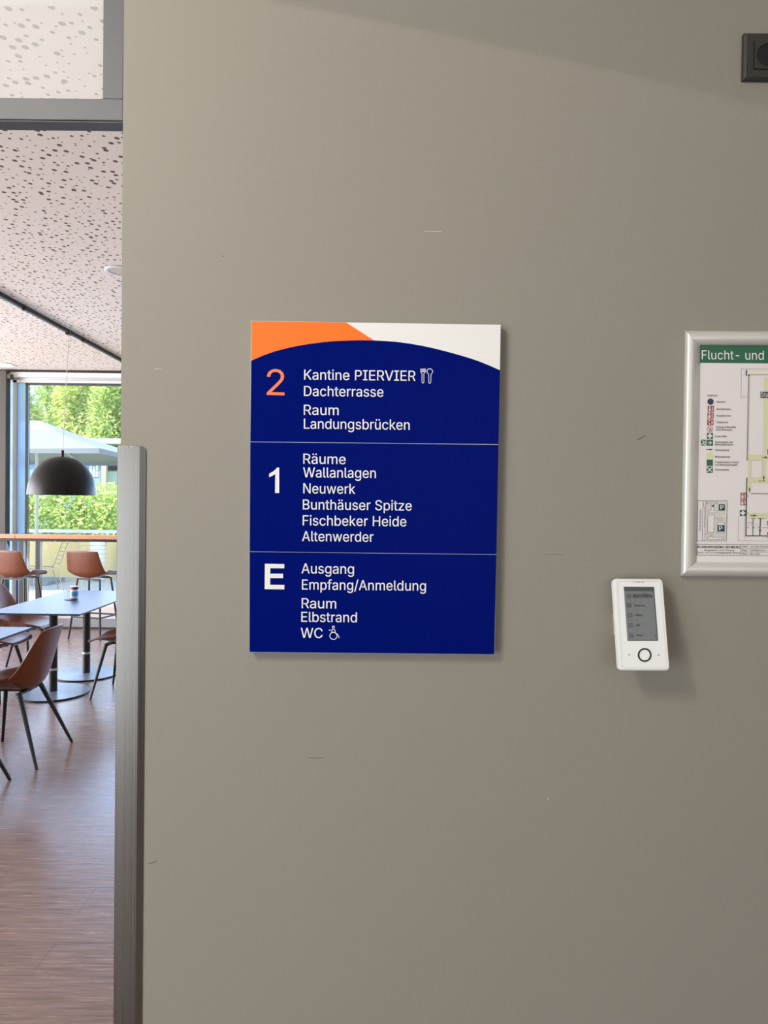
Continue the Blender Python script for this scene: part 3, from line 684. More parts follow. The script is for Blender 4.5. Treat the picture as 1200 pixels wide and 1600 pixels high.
# track along the joint
trk = thing('ceiling_track', 'thin black track along the joint of the perforated ceiling above the pendant', 'track',
            (RAIL_X, 2.4, CEIL - 0.02))
MB().box(RAIL_X - 0.020, RAIL_X + 0.0118, BAND_Y + 0.05, BACKY - 0.07, CEIL - 0.034, CEIL + 0.006).build('profile', M['hole'], trk)
for px, py in ((45, 481), (136, 530.5)):
    p = atZ(px, py, CEIL - 0.02)
    MB().box(RAIL_X - 0.004, RAIL_X + 0.022, p.y - 0.03, p.y + 0.03, CEIL - 0.046, CEIL - 0.012).build('clip', M['legs'], trk)

# ---- transom over the doorway
FY = WALL + 0.004
x_out = atY(193, 90, FY).x
z_in = atY(80, 153.3, FY).z
z_bot = atY(80, 187, FY).z
x_in = atY(160.5, 90, FY).x
yb_ = atZ(80, 204, z_bot - 0.003).y
w1 = struct(MB().box(-2.75, x_in, FY + 0.014, FY + 0.024, z_in, CEIL).build('window_1', M['pane']))
MB().box(-2.75, x_out, FY, yb_ - 0.001, z_bot, z_in).box(x_in, x_out, FY, yb_ - 0.001, z_in, CEIL - 0.001).build(
    'window_frame', M['frame'], w1, bevel=0.0015)
MB().box(-2.75, EDGE_X - 0.001, FY + 0.002, yb_, z_bot - 0.003, z_bot - 0.0008).build('underside_shade', M['bar'], w1)  # dark strip drawn in for the shade under the transom frame
xs = atY(195, 90, FY).x
MB().box(x_out + 0.0005, EDGE_X, FY + 0.010, yb_ - 0.001, z_bot, CEIL - 0.001).build('seal', M['hole'], w1)

# ---- stainless guard on the wall corner
GZ = atY(207, 697, WALL).z
gx0, gx1 = EDGE_X - 0.0045, atY(228.3, 740, WALL).x
cg = thing('corner_guard', 'brushed stainless steel guard on the wall corner by the canteen doorway', 'corner guard',
           (EDGE_X, WALL, 0.04))
rr = 0.010
flat = gx1 - 0.0095
top_arc = [(gx1 - rr + rr * math.cos(a), GZ - rr + rr * math.sin(a)) for a in [math.radians(t) for t in range(0, 91, 15)]]
m = MB()
m.prism([(gx0, WALL - 0.0035, 0.04), (flat, WALL - 0.0035, 0.04), (flat, WALL - 0.0035, GZ), (gx0, WALL - 0.0035, GZ)], (0, 0.0035, 0))
m.build('face', M['steel'], cg, bevel=0.0008)
m = MB()
lip = [(flat + 0.0002, 0.04), (gx1, 0.04)] + top_arc + [(flat + 0.0002, GZ)]
vs = [(x, WALL - 0.0034 + 0.0014 * (x - flat) / (gx1 - flat), z) for x, z in lip]
m.prism(vs, (0, 0.0018, 0))
m.build('edge_lip', M['steel'], cg)
MB().box(gx0, EDGE_X - 0.0002, WALL + 0.0002, WALL + 0.045, 0.04, GZ).build('return_flange', M['steel'], cg, bevel=0.0008)

# ---- window front of the canteen
WY = BACKY
zs = lambda y, x=100, Y=WY: atY(x, y, Y).z
xw = lambda x, y=720, Y=WY: atY(x, y, Y).x
ws = struct(MB().box(-9.2, 4.0, WY, WY + 0.22, 0, zs(947)).build('wall_back_sill', M['white_wall']))
struct(MB().box(-9.2, 4.0, WY - 0.012, WY, zs(979), zs(966)).build('baseboard_back', M['grey']))
struct(MB().box(-9.2, 4.0, WY - 0.015, WY, 0.0, zs(979.5)).build('trim_2', M['socket']))
z_top = zs(599.5)
struct(MB().box(-9.2, 4.0, WY - 0.05, WY + 0.16, zs(590.5), CEIL - 0.03).build('trim_3', M['white']))
struct(MB().box(-9.2, 4.0, WY - 0.06, WY - 0.02, CEIL - 0.03, CEIL).build('trim_4', M['legs']))
win = struct(MB().box(xw(41), 4.0, WY + 0.05, WY + 0.062, zs(944), z_top).build('window_2', M['glass']))
MB().box(-9.2, 4.0, WY + 0.015, WY + 0.10, zs(594.5), zs(590.5)).build('blind_rail', M['alu'], win)
MB().box(-9.2, 4.0, WY + 0.02, WY + 0.10, zs(598), zs(594.5)).build('window_frame', M['white'], win)
MB().box(xw(38), 4.0, WY + 0.02, WY + 0.09, z_top - 0.012, zs(598)).build('window_frame', M['bar'], win)
MB().box(xw(38), xw(40.6), WY + 0.02, WY + 0.09, zs(944), z_top).build('mullion', M['dark'], win)
MB().box(-9.2, 4.0, WY + 0.01, WY + 0.12, zs(947), zs(943)).build('sill_board', M['white'], win)
win3 = struct(MB().box(xw(24), xw(38) - 0.002, WY + 0.05, WY + 0.062, zs(944), zs(598)).build('window_3', M['skyglass']))
MB().box(xw(18.5), xw(24), WY + 0.02, WY + 0.10, zs(944), zs(594.5)).build('mullion', M['wedge'], win3)
MB().box(xw(12.5), xw(16.5), WY + 0.05, WY + 0.062, zs(944), zs(598)).build('pane', M['skyglass'], win3)
struct(MB().box(-9.2, xw(1), WY + 0.05, WY + 0.062, zs(944), zs(598)).build('window_4', M['glass']))
col = thing('steel_column', 'slim dark column standing in the window front at the left edge', 'column', (xw(6.5), WY - 0.10, 0))
MB().box(xw(1.5, Y=WY - .1), xw(11.5, Y=WY - .1), WY - 0.14, WY - 0.03, 0, CEIL - 0.03).build('shaft', M['dark'], col, bevel=0.004)
MB().box(xw(1.5, Y=WY - .1), xw(17, Y=WY - .1), WY - 0.13, WY - 0.04, zs(594, 8), zs(586.5, 8)).build('bracket', M['dark'], col)

# ================================================================== WALL SIGN
SY = WALL - 0.016


def S(x, y, e=0.0):
    return atY(x, y, SY - e)


def catmull(pts, n=6):
    out = []
    for i in range(len(pts) - 1):
        p = [Vector(pts[max(0, min(len(pts) - 1, j))]) for j in (i - 1, i, i + 1, i + 2)]
        for k in range(n):
            t = k / n
            out.append(tuple(0.5 * ((2 * p[1]) + (p[2] - p[0]) * t + (2 * p[0] - 5 * p[1] + 4 * p[2] - p[3]) * t * t
                                    + (3 * p[1] - p[0] - 3 * p[2] + p[3]) * t ** 3)))
    return out + [tuple(pts[-1])]


TL, TR, BR, BL = (392.2, 501.2), (782.5, 507.2), (772.7, 1023.0), (389.4, 1019.3)


def lerp2(a, b, t):
    return (a[0] + (b[0] - a[0]) * t, a[1] + (b[1] - a[1]) * t)


def edge(left, y):
    a, b = (TL, BL) if left else (TR, BR)
    return lerp2(a, b, (y - a[1]) / (b[1] - a[1]))


c0 = S(581, 762)
sg = thing('wall_sign', 'blue directory sign on the grey wall listing floors 2, 1 and E', 'sign', (c0.x, WALL, c0.z))
MB().prism([S(*TL), S(*TR), S(*BR), S(*BL)], (0, 0.0155, 0)).build('back_plate', M['alu'], sg)
arc = catmull([(392.5, 563.5), (425.5, 550.2), (467.5, 540), (513, 533.8), (548, 532), (584.8, 532), (625, 534.8),
               (667, 541.8), (709, 552.3), (747.5, 564.2), (781.2, 578.4)])
D1 = (edge(True, 690.3), edge(False, 694.5))
D2 = (edge(True, 862.0), edge(False, 866.5))


def slab(name, mat, poly, e=0.0010, t=0.0010):
    return MB().prism([S(x, y, e) for x, y in poly], (0, t, 0)).build(name, mat, sg)


up = lambda p, k: (p[0], p[1] + k)
slab('panel', M['blue'], arc + [up(D1[1], -0.5), up(D1[0], -0.5)])
slab('panel', M['blue'], [up(D1[0], 0.5), up(D1[1], 0.5), up(D2[1], -0.4), up(D2[0], -0.4)])
slab('panel', M['blue'], [up(D2[0], 0.4), up(D2[1], 0.4), (772.2, 1022.4), (389.8, 1018.7)])
sp = min(range(len(arc)), key=lambda i: abs(arc[i][0] - 584.8))
ol = slab('orange_field', M['orange'], [(392.6, 501.6), (541.0, 503.9)] + arc[:sp + 1][::-1])
ol['label'] = 'orange corner field of the sign'
ol = slab('white_field', M['whitefoil'], [(541.0, 503.9), (782.1, 507.6)] + arc[sp:][::-1])
ol['label'] = 'white corner field of the sign'

SIGN_UP = (S(*TL) - S(*BL)).normalized()
ONE = (S(600, 800) - S(601, 800)).length           # one photo pixel on the sign
for s, x0, yb, x1 in (('Kantine PIERVIER', 475.2, 593.2, 649.2), ('Dachterrasse', 475, 618.7, 599), ('Raum', 474.8, 648.1, 529),
                      ('Landungsbrücken', 474.8, 669.8, 640), ('Räume', 474, 724.6, 540), ('Wallanlagen', 473.6, 745.8, 587.2),
                      ('Neuwerk', 473.9, 770.8, 555), ('Bunthäuser Spitze', 473.2, 796, 643.2),
                      ('Fischbeker Heide', 473, 820.8, 634.8), ('Altenwerder', 472, 845.5, 583.4), ('Ausgang', 471, 895.9, 553),
                      ('Empfang/Anmeldung', 471.8, 921.1, 665.4), ('Raum', 471.4, 950.2, 525.2), ('Elbstrand', 470.8, 971.5, 557.6),
                      ('WC', 469.9, 996.6, 504)):
    text(MB(), s, S(x0, yb, 0.0014), S(x1, yb + 0.0108 * (x1 - x0), 0.0014), SIGN_UP, 15.7 * ONE, 4.0).build(
        'lettering', M['whitefoil'], sg, fix=False)
text(MB(), '2', S(416.8, 617.1, 0.0014), S(444.4, 617.6, 0.0014), SIGN_UP, 40.0 * ONE).build('floor_number', M['orangetext'], sg, fix=False)['label'] = 'orange floor number 2'
z3 = lambda p: (390 + p[0] * .175, 690 + p[1] * .175)
z5 = lambda p: (385 + p[0] * .175, 860 + p[1] * .175)
z2 = lambda p: (580 + p[0] * .175, 560 + p[1] * .175)
one = [(245, 231), (264, 231), (264, 459), (227, 459), (229, 289), (204, 305), (174, 318), (175, 286), (208, 268), (232, 248)]
MB().poly([S(*z3(p), 0.0014) for p in one]).build('floor_number', M['whitefoil'], sg)
eee = [(165, 119), (338, 122), (338, 160), (213, 159), (213, 208), (327, 208), (327, 247), (212, 247), (212, 307), (339, 309), (338, 348), (163, 346)]
vs, fs = filled([[(x, -y) for x, y in eee]])
MB().add([S(*z5((x, -y)), 0.0014) for x, y in vs], fs).build('floor_letter', M['whitefoil'], sg, fix=False)


def strokes(mb, lines, w, mp, e=0.0014, fn=None, closed=False):
    fn = fn or S
    for ln in lines:
        for i, q in enumerate(band([mp(p) for p in ln], w, closed)):
            mb.poly([fn(x, y, e + (i % 3) * 0.00003) for x, y in q])
    return mb


m = MB()
strokes(m, [[(442, 92), (442, 120), (453, 136), (453, 212), (457, 220), (466, 220), (470, 212), (470, 136), (484, 120), (486, 92)],
            [(451, 92), (451, 118)], [(461, 92), (461, 118)], [(468, 92), (468, 118)], [(477, 92), (477, 118)],
            [(442, 120), (484, 120)]], 0.85, z2)
m.build('cutlery_symbol', M['whitefoil'], sg)
m = MB()
el = [(523 + 25 * math.sin(t), 117 - 25 * math.cos(t)) for t in [math.radians(a) for a in range(-155, 156, 15)]]
strokes(m, [el], 0.95, z2)
strokes(m, [[el[0], (513, 150), (513, 213), (517, 221), (528, 221), (532, 213), (533, 150), el[-1]]], 0.85, z2)
m.build('cutlery_symbol', M['whitefoil'], sg)
m = MB()
strokes(m, [circle(776, 684, 9, 18)], 1.05, z5, closed=True)
strokes(m, [circle(777, 763, 32, 28)], 1.1, z5, closed=True)
strokes(m, [[(762, 737), (764, 712), (770, 704), (784, 704), (790, 712), (796, 740)], [(737, 712), (753, 712)], [(798, 745), (813, 747), (829, 781)]], 1.05, z5)
m.build('wheelchair_symbol', M['whitefoil'], sg)

# ================================================================== ESCAPE PLAN
PY = WALL - 0.008


def P(x, y, e=0.0):
    return atY(x, y, PY - e)


r3 = lambda p: (1050 + p[0] * .1375, 500 + p[1] * .1375)
r4 = lambda p: (1050 + p[0] * .1375, 700 + p[1] * .1375)
O = [(1070.3, 516.8), (1592, 519.6), (1586, 903.2), (1063.4, 900.3)]          # outer corners
I = [(1094.3, 539.2), (1568, 542.0), (1562, 880.8), (1088.0, 878.2)]          # inner corners
c0 = atY(1328, 710, WALL)
ep = thing('escape_plan', 'framed escape and rescue plan in a silver snap frame at the right edge', 'poster', (c0.x, WALL, c0.z))
prof = [(0.0, 0.000), (0.0, 0.007), (0.08, 0.0115), (0.25, 0.0145), (0.45, 0.0150), (0.65, 0.0135), (0.85, 0.0100), (0.97, 0.0062), (1.0, 0.0045)]
for i in range(4):
    j = (i + 1) % 4
    vs = []
    for t, h in prof:
        vs.append(atY(*lerp2(O[i], I[i], t), WALL - h))
        vs.append(atY(*lerp2(O[j], I[j], t), WALL - h))
    n = len(prof)
    fs = [(2 * k, 2 * k + 1, 2 * k + 3, 2 * k + 2) for k in range(n - 1)] + [tuple(range(0, 2 * n, 2)), tuple(range(1, 2 * n, 2))[::-1]]
    MB().add(vs, fs).build('frame_rail', M['silver'], ep, smooth=50)
sheet = MB().prism([atY(*p, WALL - 0.0040) for p in [(1090, 536), (1572, 538), (1566, 884), (1084, 882)]], (0, 0.003, 0)).build('sheet', M['paper'], ep)
PY = WALL - 0.0042


def prt(name, mat, polys, mp=lambda p: p, e=0.0, par=None):
    mb = MB()
    for i, q in enumerate(polys):
        mb.poly([P(*mp(p), e + (i % 3) * 0.00003) for p in q])
    return mb.build(name, mat, par or sheet, fix=False)


def ptext(mb, s, x0, y, x1, cap, mp, e=0.0004, bold=0.0, slope=0.008):
    a = mp((x0, y))
    b = mp((x1, y + slope * (x1 - x0)))
    u = (P(*mp((x0, y - 100)), e) - P(*a, e)).normalized()
    return text(mb, s, P(*a, e), P(*b, e), u, cap * .1375 * 1.1 / 1000, bold)


prt('title_band', M['green'], [[(1094, 539.0), (1570, 542.6), (1569.6, 570.6), (1093.8, 567.0)]])
ptext(MB(), 'Flucht- und', 338, 446, 1043, 101, r3).build('title_lettering', M['whitefoil'], sheet, fix=False)
m = MB()
ptext(m, 'Legende', 400, 862, 513, 19, r3)
for q in band([r3((400, 868)), r3((515, 869))], 0.35):
    m.poly([P(*p, 0.0004) for p in q])
for s, x0, y, x1 in (('Standort', 504, 940, 610), ('Brandmelder', 508, 1022, 669), ('Feuerlöscher', 505, 1097, 671), ('Fettlöscher', 502, 1172, 641),
                     ('Aufzug im Brandfall', 500, 1227, 726), ('nicht benutzen', 500, 1256, 681), ('Erste Hilfe', 490, 1332, 622),
                     ('Notausgang mit', 491, 1397, 690), ('Richtungsangabe', 490, 1425, 696), ('Notausgang', 492, 1487, 646),
                     ('Rettungsweg', 490, 1563, 659)):
    ptext(m, s, x0, y, x1, 21, r3, bold=3)
for s, x0, y, x1 in (('Treppenräume im Verlauf', 490, 170, 760), ('von Rettungswegen', 490, 200, 741), ('Sammelplatz', 490, 256, 650)):
    ptext(m, s, x0, y, x1, 21, r4, bold=3)
m.build('legend_lettering', M['ink'], sheet, fix=False)


def symbol(mat, poly, white=(), mp=r3, wl=()):
    a = prt('legend_symbol', mat, [poly], mp)
    if white or wl:
        mb = MB()
        for q in white:
            mb.poly([P(*mp(p), 0.0005) for p in q])
        for ln, w_ in wl:
            for q in band([mp(p) for p in ln], w_):
                mb.poly([P(*p, 0.0005) for p in q])
        mb.build('pictogram', M['paper'], sheet, fix=False)
    return a


def fire(x0, y0, x1, y1, mp=r3, kind=0):
    w_, h = x1 - x0, y1 - y0
    f = lambda u, v: (x0 + u * w_, y0 + v * h)
    wh = [[f(.14, .42), f(.48, .42), f(.48, .90), f(.14, .90)], [f(.22, .08), f(.42, .08), f(.46, .30), f(.18, .30)]]
    if kind == 0:
        wh[0] = [f(.16, .55), f(.26, .42), f(.46, .42), f(.52, .62), f(.44, .88), f(.22, .88)]
    if kind == 2:
        wh[0] = [f(.16, .40), f(.28, .40), f(.50, .90), f(.34, .92)]
    wl = [([f(.84, .20), f(.66, .30), f(.84, .42), f(.68, .52), f(.86, .64), f(.66, .74), f(.82, .86)], 0.9)]
    symbol(M['red'], [(x0, y0), (x1, y0), (x1, y1), (x0, y1)], wh, mp, wl)


def cross(x0, y0, x1, y1, mp=r3):
    f = lambda u, v: (x0 + u * (x1 - x0), y0 + v * (y1 - y0))
    a, b, c, d = .10, .35, .65, .90
    symbol(M['green'], [(x0, y0), (x1, y0), (x1, y1), (x0, y1)],
           [[f(b, a), f(c, a), f(c, d), f(b, d)], [f(a, b), f(b, b), f(b, c), f(a, c)], [f(c, b), f(d, b), f(d, c), f(c, c)]], mp)


symbol(M['navy'], circle(438, 928, 36))
fire(406, 975, 476, 1044, r3, 0)
fire(403, 1052, 473, 1120, r3, 1)
fire(400, 1130, 471, 1197, r3, 2)
prt('legend_symbol', M['red'], band([r3(p) for p in circle(432, 1240, 32)], 0.8, True) + band([r3((410, 1217)), r3((454, 1263))], 0.8))
prt('legend_symbol', M['ink'], band([r3((424, 1262)), r3((440, 1222))], 0.9) + band([r3((434, 1262)), r3((450, 1232))], 0.7))
cross(396, 1283, 467, 1351)
symbol(M['green'], rect(327, 1361, 391, 1428), [], r3, [([(345, 1372), (366, 1385), (352, 1402), (372, 1418)], 1.2), ([(378, 1372), (380, 1420)], 1.0), ([(345, 1400), (336, 1418)], 1.0)])
symbol(M['green'], rect(397, 1361, 466, 1430), [], r3, [([(412, 1394), (446, 1396)], 1.2), ([(430, 1376), (448, 1396), (430, 1414)], 1.2)])
arrow_r = lambda x0, x1, y: [[(x0, y - 4), (x0 + (x1 - x0) * .55, y - 4), (x0 + (x1 - x0) * .55, y + 4), (x0, y + 4)],
                             [(x0 + (x1 - x0) * .48, y - 13), (x1, y), (x0 + (x1 - x0) * .48, y + 13)]]
arrow_u = lambda x, y0, y1: [[(x - 4, y0), (x - 4, y0 + (y1 - y0) * .5), (x + 4, y0 + (y1 - y0) * .5), (x + 4, y0)],
                             [(x - 12, y0 + (y1 - y0) * .42), (x, y1), (x + 12, y0 + (y1 - y0) * .42)]]
prt('legend_symbol', M['arrow'], arrow_r(385, 468, 1472), r3)
prt('legend_symbol', M['route'], [rect(394, 52, 470, 124)], r4)
symbol(M['green'], rect(393, 131, 465, 203), mp=r4)
symbol(M['green'], rect(392, 212, 464, 283), [circle(428, 247, 12, 10)], r4,
       [([(400, 222), (415, 236)], 1.4), ([(456, 222), (441, 236)], 1.4), ([(400, 274), (415, 259)], 1.4), ([(456, 274), (441, 259)], 1.4)])
# --- floor plan
XR = 2600
fp = prt('floor_plan', M['cream'], [rect(858, 560, XR, 610)], r3)
prt('escape_route', M['route'], [[(1046, 645), (1092, 645), (1083, 1530), (1034, 1530)], ], r3, 0.0002)
prt('escape_route', M['route'], [rect(864, 75, XR, 138), rect(864, 138, 897, 345), rect(864, 345, XR, 398), [(1030, 138), (1072, 138), (1066, 345), (1024, 345)], [(868, 398), (898, 398), (896, 505), (862, 505)]], r4, 0.0002)
prt('escape_route', M['route'], [rect(862, 738, XR, 802)], r4, 0.0002)
prt('plan_walls', M['lightink'], [[(866, 622), (884, 622), (866, 1600), (846, 1600)]], r3, 0.0003)
prt('plan_walls', M['lightink'], [rect(896, 140, 1026, 142), rect(896, 338, 1024, 340), rect(896, 140, 898, 340), rect(1022, 140, 1025, 340)], r4, 0.0004)
prt('plan_walls', M['ink'], band([r3((868, 622)), r3((850, 1600))], 0.45) + band([r3((866, 622)), r3((XR, 627))], 0.5)
    + band([r3((785, 862)), r3((868, 863))], 0.3) + band([r3((785, 884)), r3((868, 885))], 0.3), e=0.0004)
prt('plan_walls', M['darkink'], [rect(864, 620, 884, 634), rect(838, 570, 852, 634)], r3, 0.0005)
prt('plan_walls', M['darkink'], band([r4((850, 340)), r4((840, 1000))], 1.5) + band([r4((836, 998)), r4((XR, 1006))], 1.5)
    + band([r4((922, 800)), r4((917, 995))], 1.0) + band([r4((1005, 800)), r4((998, 995))], 1.6) + band([r4((900, 518)), r4((XR, 524))], 0.9)
    + band([r4((980, 802)), r4((1046, 802))], 0.9) + band([r4((900, 802)), r4((942, 802))], 0.8) + band([r4((858, 847)), r4((918, 848))], 0.5)
    + band([r4((852, 904)), r4((868, 904))], 0.6) + band([r4((904, 905)), r4((936, 905))], 0.6) + band([r4((975, 906)), r4((1000, 906))], 0.6)
    + band([r4((1030, 905)), r4((XR, 910))], 0.6) + [[r4(p) for p in circle(1000, 938, 12, 14)]], e=0.0004)
prt('plan_walls', M['lightink'], band([r4(p) for p in [(868, 904), (872, 875), (892, 866), (905, 880)]], 0.4)
    + band([r4(p) for p in [(938, 905), (945, 875), (962, 866), (985, 900)]], 0.4) + band([r4(p) for p in [(900, 800), (905, 780), (930, 775), (942, 800)]], 0.4)
    + band([r4(p) for p in [(965, 770), (985, 800)]], 0.4) + band([r4((826, 660)), r4((822, 1015)), r4((842, 1016))], 0.35), e=0.0006)
dash = []


def dash_line():
    prt('plan_outline', M['ink'], list(dash), e=0.0004)
    dash.clear()


def dashes(a, b, step, on, mp):
    L = math.hypot(b[0] - a[0], b[1] - a[1])
    k = 0.0
    while k < L:
        t0, t1 = k / L, min(1, (k + on) / L)
        dash.extend(band([mp(lerp2(a, b, t0)), mp(lerp2(a, b, t1))], 0.45))
        k += step


dashes((785, 557), (1400, 560), 26, 16, r3)
dashes((788, 557), (783, 897), 26, 16, r3)
dash_line()
dashes((756, 775), (750, 1053), 24, 14, r4)
dashes((750, 1053), (1400, 1058), 24, 14, r4)
dash_line()
prt('location_tag', M['navy'], [rect(1005, 815, 1400, 886)], r3, 0.0006)
ptext(MB(), 'Sta', 1010, 873, 1096, 50, r3, 0.0009).build('location_lettering', M['whitefoil'], sheet, fix=False)
prt('escape_arrow', M['arrow'], arrow_r(1025, 1092, 107), r4, 0.0006)
prt('escape_arrow', M['arrow'], arrow_u(1043, 375, 305) + [rect(980, 371, 1062, 378)], r4, 0.0006)
prt('escape_arrow', M['arrow'], arrow_u(882, 506, 440), r4, 0.0006)
prt('escape_arrow', M['arrow'], arrow_r(890, 966, 767), r4, 0.0006)
fire(1048, 14, 1116, 86, r4, 1)
fire(780, 508, 848, 577, r4, 1)
fire(778, 582, 846, 651, r4, 1)
cross(770, 705, 839, 773, r4)
fire(1080, 830, 1134, 882, r4, 1)
fire(1078, 960, 1134, 1022, r4, 1)
for cy in (545, 738):
    prt('plan_marker', M['darkink'], [circle(861, cy, 6, 8)], r4, 0.0006)
# --- overview map, reading upwards along its left side
prt('overview_map', M['mapgrey'], [[(380, 606), (622, 606), (614, 1050), (372, 1050)]], r4, 0.0001)['label'] = 'small site map'
m = MB()
for q in (band([r4(p) for p in [(293, 598), (629, 600), (618, 1056), (285, 1055)]], 0.5, True) + band([r4((352, 598)), r4((344, 1055))], 0.45)
          + band([r4((384, 598)), r4((372, 1055))], 0.4) + band([r4((352, 604)), r4((372, 700)), r4((366, 900))], 0.35)
          + band([r4(p) for p in [(388, 612), (516, 612), (514, 634), (478, 634), (474, 712), (520, 714), (518, 736), (412, 736), (413, 712), (444, 712), (446, 634), (388, 632)]], 0.45, True)
          + band([r4(p) for p in [(408, 760), (482, 762), (474, 962), (402, 960)]], 0.55, True) + band([r4(p) for p in [(524, 796), (570, 797), (568, 824), (524, 822)]], 0.4, True)
          + band([r4((482, 800)), r4((524, 802))], 0.35) + band([r4(p) for p in [(514, 846), (600, 848), (596, 966), (508, 964)]], 0.45, True)
          + band([r4(p) for p in [(404, 1012), (436, 1012), (440, 1000), (462, 1000), (464, 1014), (584, 1014), (582, 1040), (402, 1040)]], 0.45, True)
          + band([r4((374, 980)), r4((470, 982))], 0.4)):
    m.poly([P(*p, 0.0004) for p in q])
m.build('map_outline', M['ink'], sheet, fix=False)
prt('map_outline', M['navy'], [circle(466, 657, 13, 12)], r4, 0.0007)
prt('map_outline', M['paper'], [rect(446, 636, 474, 712), rect(414, 714, 518, 735), rect(410, 764, 478, 958), rect(516, 850, 596, 962), rect(406, 1016, 580, 1038)], r4, 0.0002)
for x0, y0, x1, y1 in ((531, 640, 601, 711), (518, 876, 596, 950)):
    prt('parking_symbol', M['navy'], [rect(x0, y0, x1, y1)], r4, 0.0006)
    ptext(MB(), 'P', x0 + 18, y1 - 12, x0 + 54, 50, r4, 0.0009, bold=14).build('parking_letter', M['whitefoil'], sheet, fix=False)
symbol(M['green'], rect(576, 750, 619, 800), [], r4, [([(582, 756), (612, 794)], 0.8), ([(612, 756), (582, 794)], 0.8)])
m = MB()
a, b = r4((326, 943)), r4((333, 700))
text(m, 'Übersichtsplan', P(*a, 0.0004), P(*b, 0.0004), P(*r4((300, 943)), 0.0004) - P(*r4((326, 943)), 0.0004), 22 * .1375 * 1.1 / 1000)
m.build('map_lettering', M['ink'], sheet, fix=False)
# --- imprint
m = MB()
for q in (band([r4(p) for p in [(287, 1093), (XR, 1110), (XR, 1232), (283, 1216)]], 0.5, True) + band([r4((783, 1100)), r4((780, 1218))], 0.5)
          + band([r4((783, 1140)), r4((XR, 1154))], 0.4) + band([r4((782, 1180)), r4((XR, 1194))], 0.4)):
    m.poly([P(*p, 0.0004) for p in q])
m.build('imprint_box', M['darkink'], sheet, fix=False)
ptext(MB(), 'PLANUNGSBÜRO BEHRENS', 292, 1137, 773, 26, r4, bold=15, slope=0.006).build('imprint_lettering', M['darkink'], sheet, fix=False)
m = MB()
ptext(m, 'Wrangelstraße 8, 24937 Flensburg', 365, 1170, 705, 18, r4, bold=2, slope=0.006)
ptext(m, 'Tel. 0461 - 96 97 96 39 e-mail: info@planungsbuero-behrens.de', 289, 1196, 772, 17, r4, bold=2, slope=0.006)
ptext(m, 'Objekt:', 795, 1128, 868, 20, r4)
ptext(m, 'eurofins Neuland', 890, 1129, 1110, 20, r4)
ptext(m, 'Etage:', 793, 1170, 858, 20, r4)
ptext(m, 'Staffelgeschoss -', 888, 1171, 1085, 20, r4)
ptext(m, 'Stand:', 792, 1210, 858, 20, r4)
ptext(m, 'März 2018', 884, 1211, 1000, 20, r4)
m.build('imprint_lettering', M['ink'], sheet, fix=False)

# ================================================================== WALL TERMINAL
zr = lambda p: (940 + p[0] * .10833, 890 + p[1] * .10833)
Yt, Yb = WALL - 0.026, WALL - 0.062
ct, cb = atY(997, 904.4, Yt), atY(1007, 1047.3, Yb)
upv = (ct - cb).normalized()
rt = (atY(1035.3, 904.6, Yt) - atY(958.5, 904.2, Yt) + atY(1046.7, 1047.6, Yb) - atY(967.6, 1047, Yb)).normalized()
nrm = rt.cross(upv).normalized()                    # towards the viewer
if nrm.y > 0:
    nrm = -nrm
tp = (ct + cb) / 2


def T(x, y, e=0.0):
    """point on the tilted face for a pixel, lifted e towards the viewer"""
    return at_plane(*zr((x, y)), tp, nrm) + nrm * e


tt = thing('time_terminal', 'white wall terminal with grey screen, tilted on the wall below the escape plan', 'terminal', (tp.x, WALL, tp.z))


def rounded(q, r, n=5):
    """rounded outline through four corners in zoom pixels"""
    out = []
    for i in range(4):
        p, a, b = Vector(q[i]), Vector(q[i - 1]), Vector(q[(i + 1) % 4])
        u = (a - p).normalized() * r
        v = (b - p).normalized() * r
        for k in range(n + 1):
            t = k / n
            out.append(tuple((p + u) * (1 - t) ** 2 + p * 2 * t * (1 - t) + (p + v) * t * t))
    return out


Q = [(168, 128), (884, 134), (988, 1456), (254, 1452)]
body = [T(x, y) for x, y in rounded(Q, 62)]
m = MB()
cen = sum(body, Vector()) / len(body)
inner = [cen + (p - cen) * 0.968 for p in body]
n = len(body)
back = [p - nrm * 0.012 for p in body]
front = [p - nrm * 0.0022 for p in body]
face = [p for p in inner]
m.add(back + front + face, [tuple(range(n))[::-1]] + [(i, (i + 1) % n, n + (i + 1) % n, n + i) for i in range(n)]
      + [(n + i, n + (i + 1) % n, 2 * n + (i + 1) % n, 2 * n + i) for i in range(n)] + [tuple(range(2 * n, 3 * n))])
hous = m.build('housing', M['device'], tt, smooth=35)
m = MB()
for q in band([p for p in rounded([(225, 170), (845, 172), (945, 1412), (298, 1410)], 40)], 4, True):
    m.poly([T(x, y, 0.0003) for x, y in q])
m.build('panel_line', M['wedge'], hous, fix=False)
# wedge bracket between terminal and wall
q0 = [T(240, 620, -0.012), T(850, 620, -0.012), T(890, 1000, -0.012), T(275, 1000, -0.012)]
q1 = [atY(*zr(p), WALL) for p in ((158, 640), (760, 640), (790, 940), (172, 940))]
MB().add(q0 + q1, [(0, 1, 2, 3), (7, 6, 5, 4), (0, 4, 5, 1), (1, 5, 6, 2), (2, 6, 7, 3), (3, 7, 4, 0)]).build('wall_bracket', M['wedge'], tt)


def dev(name, mat, polys, e, par=hous):
    mb = MB()
    for q in polys:
        mb.poly([T(x, y, e) for x, y in q])
    return mb.build(name, mat, par, fix=False)


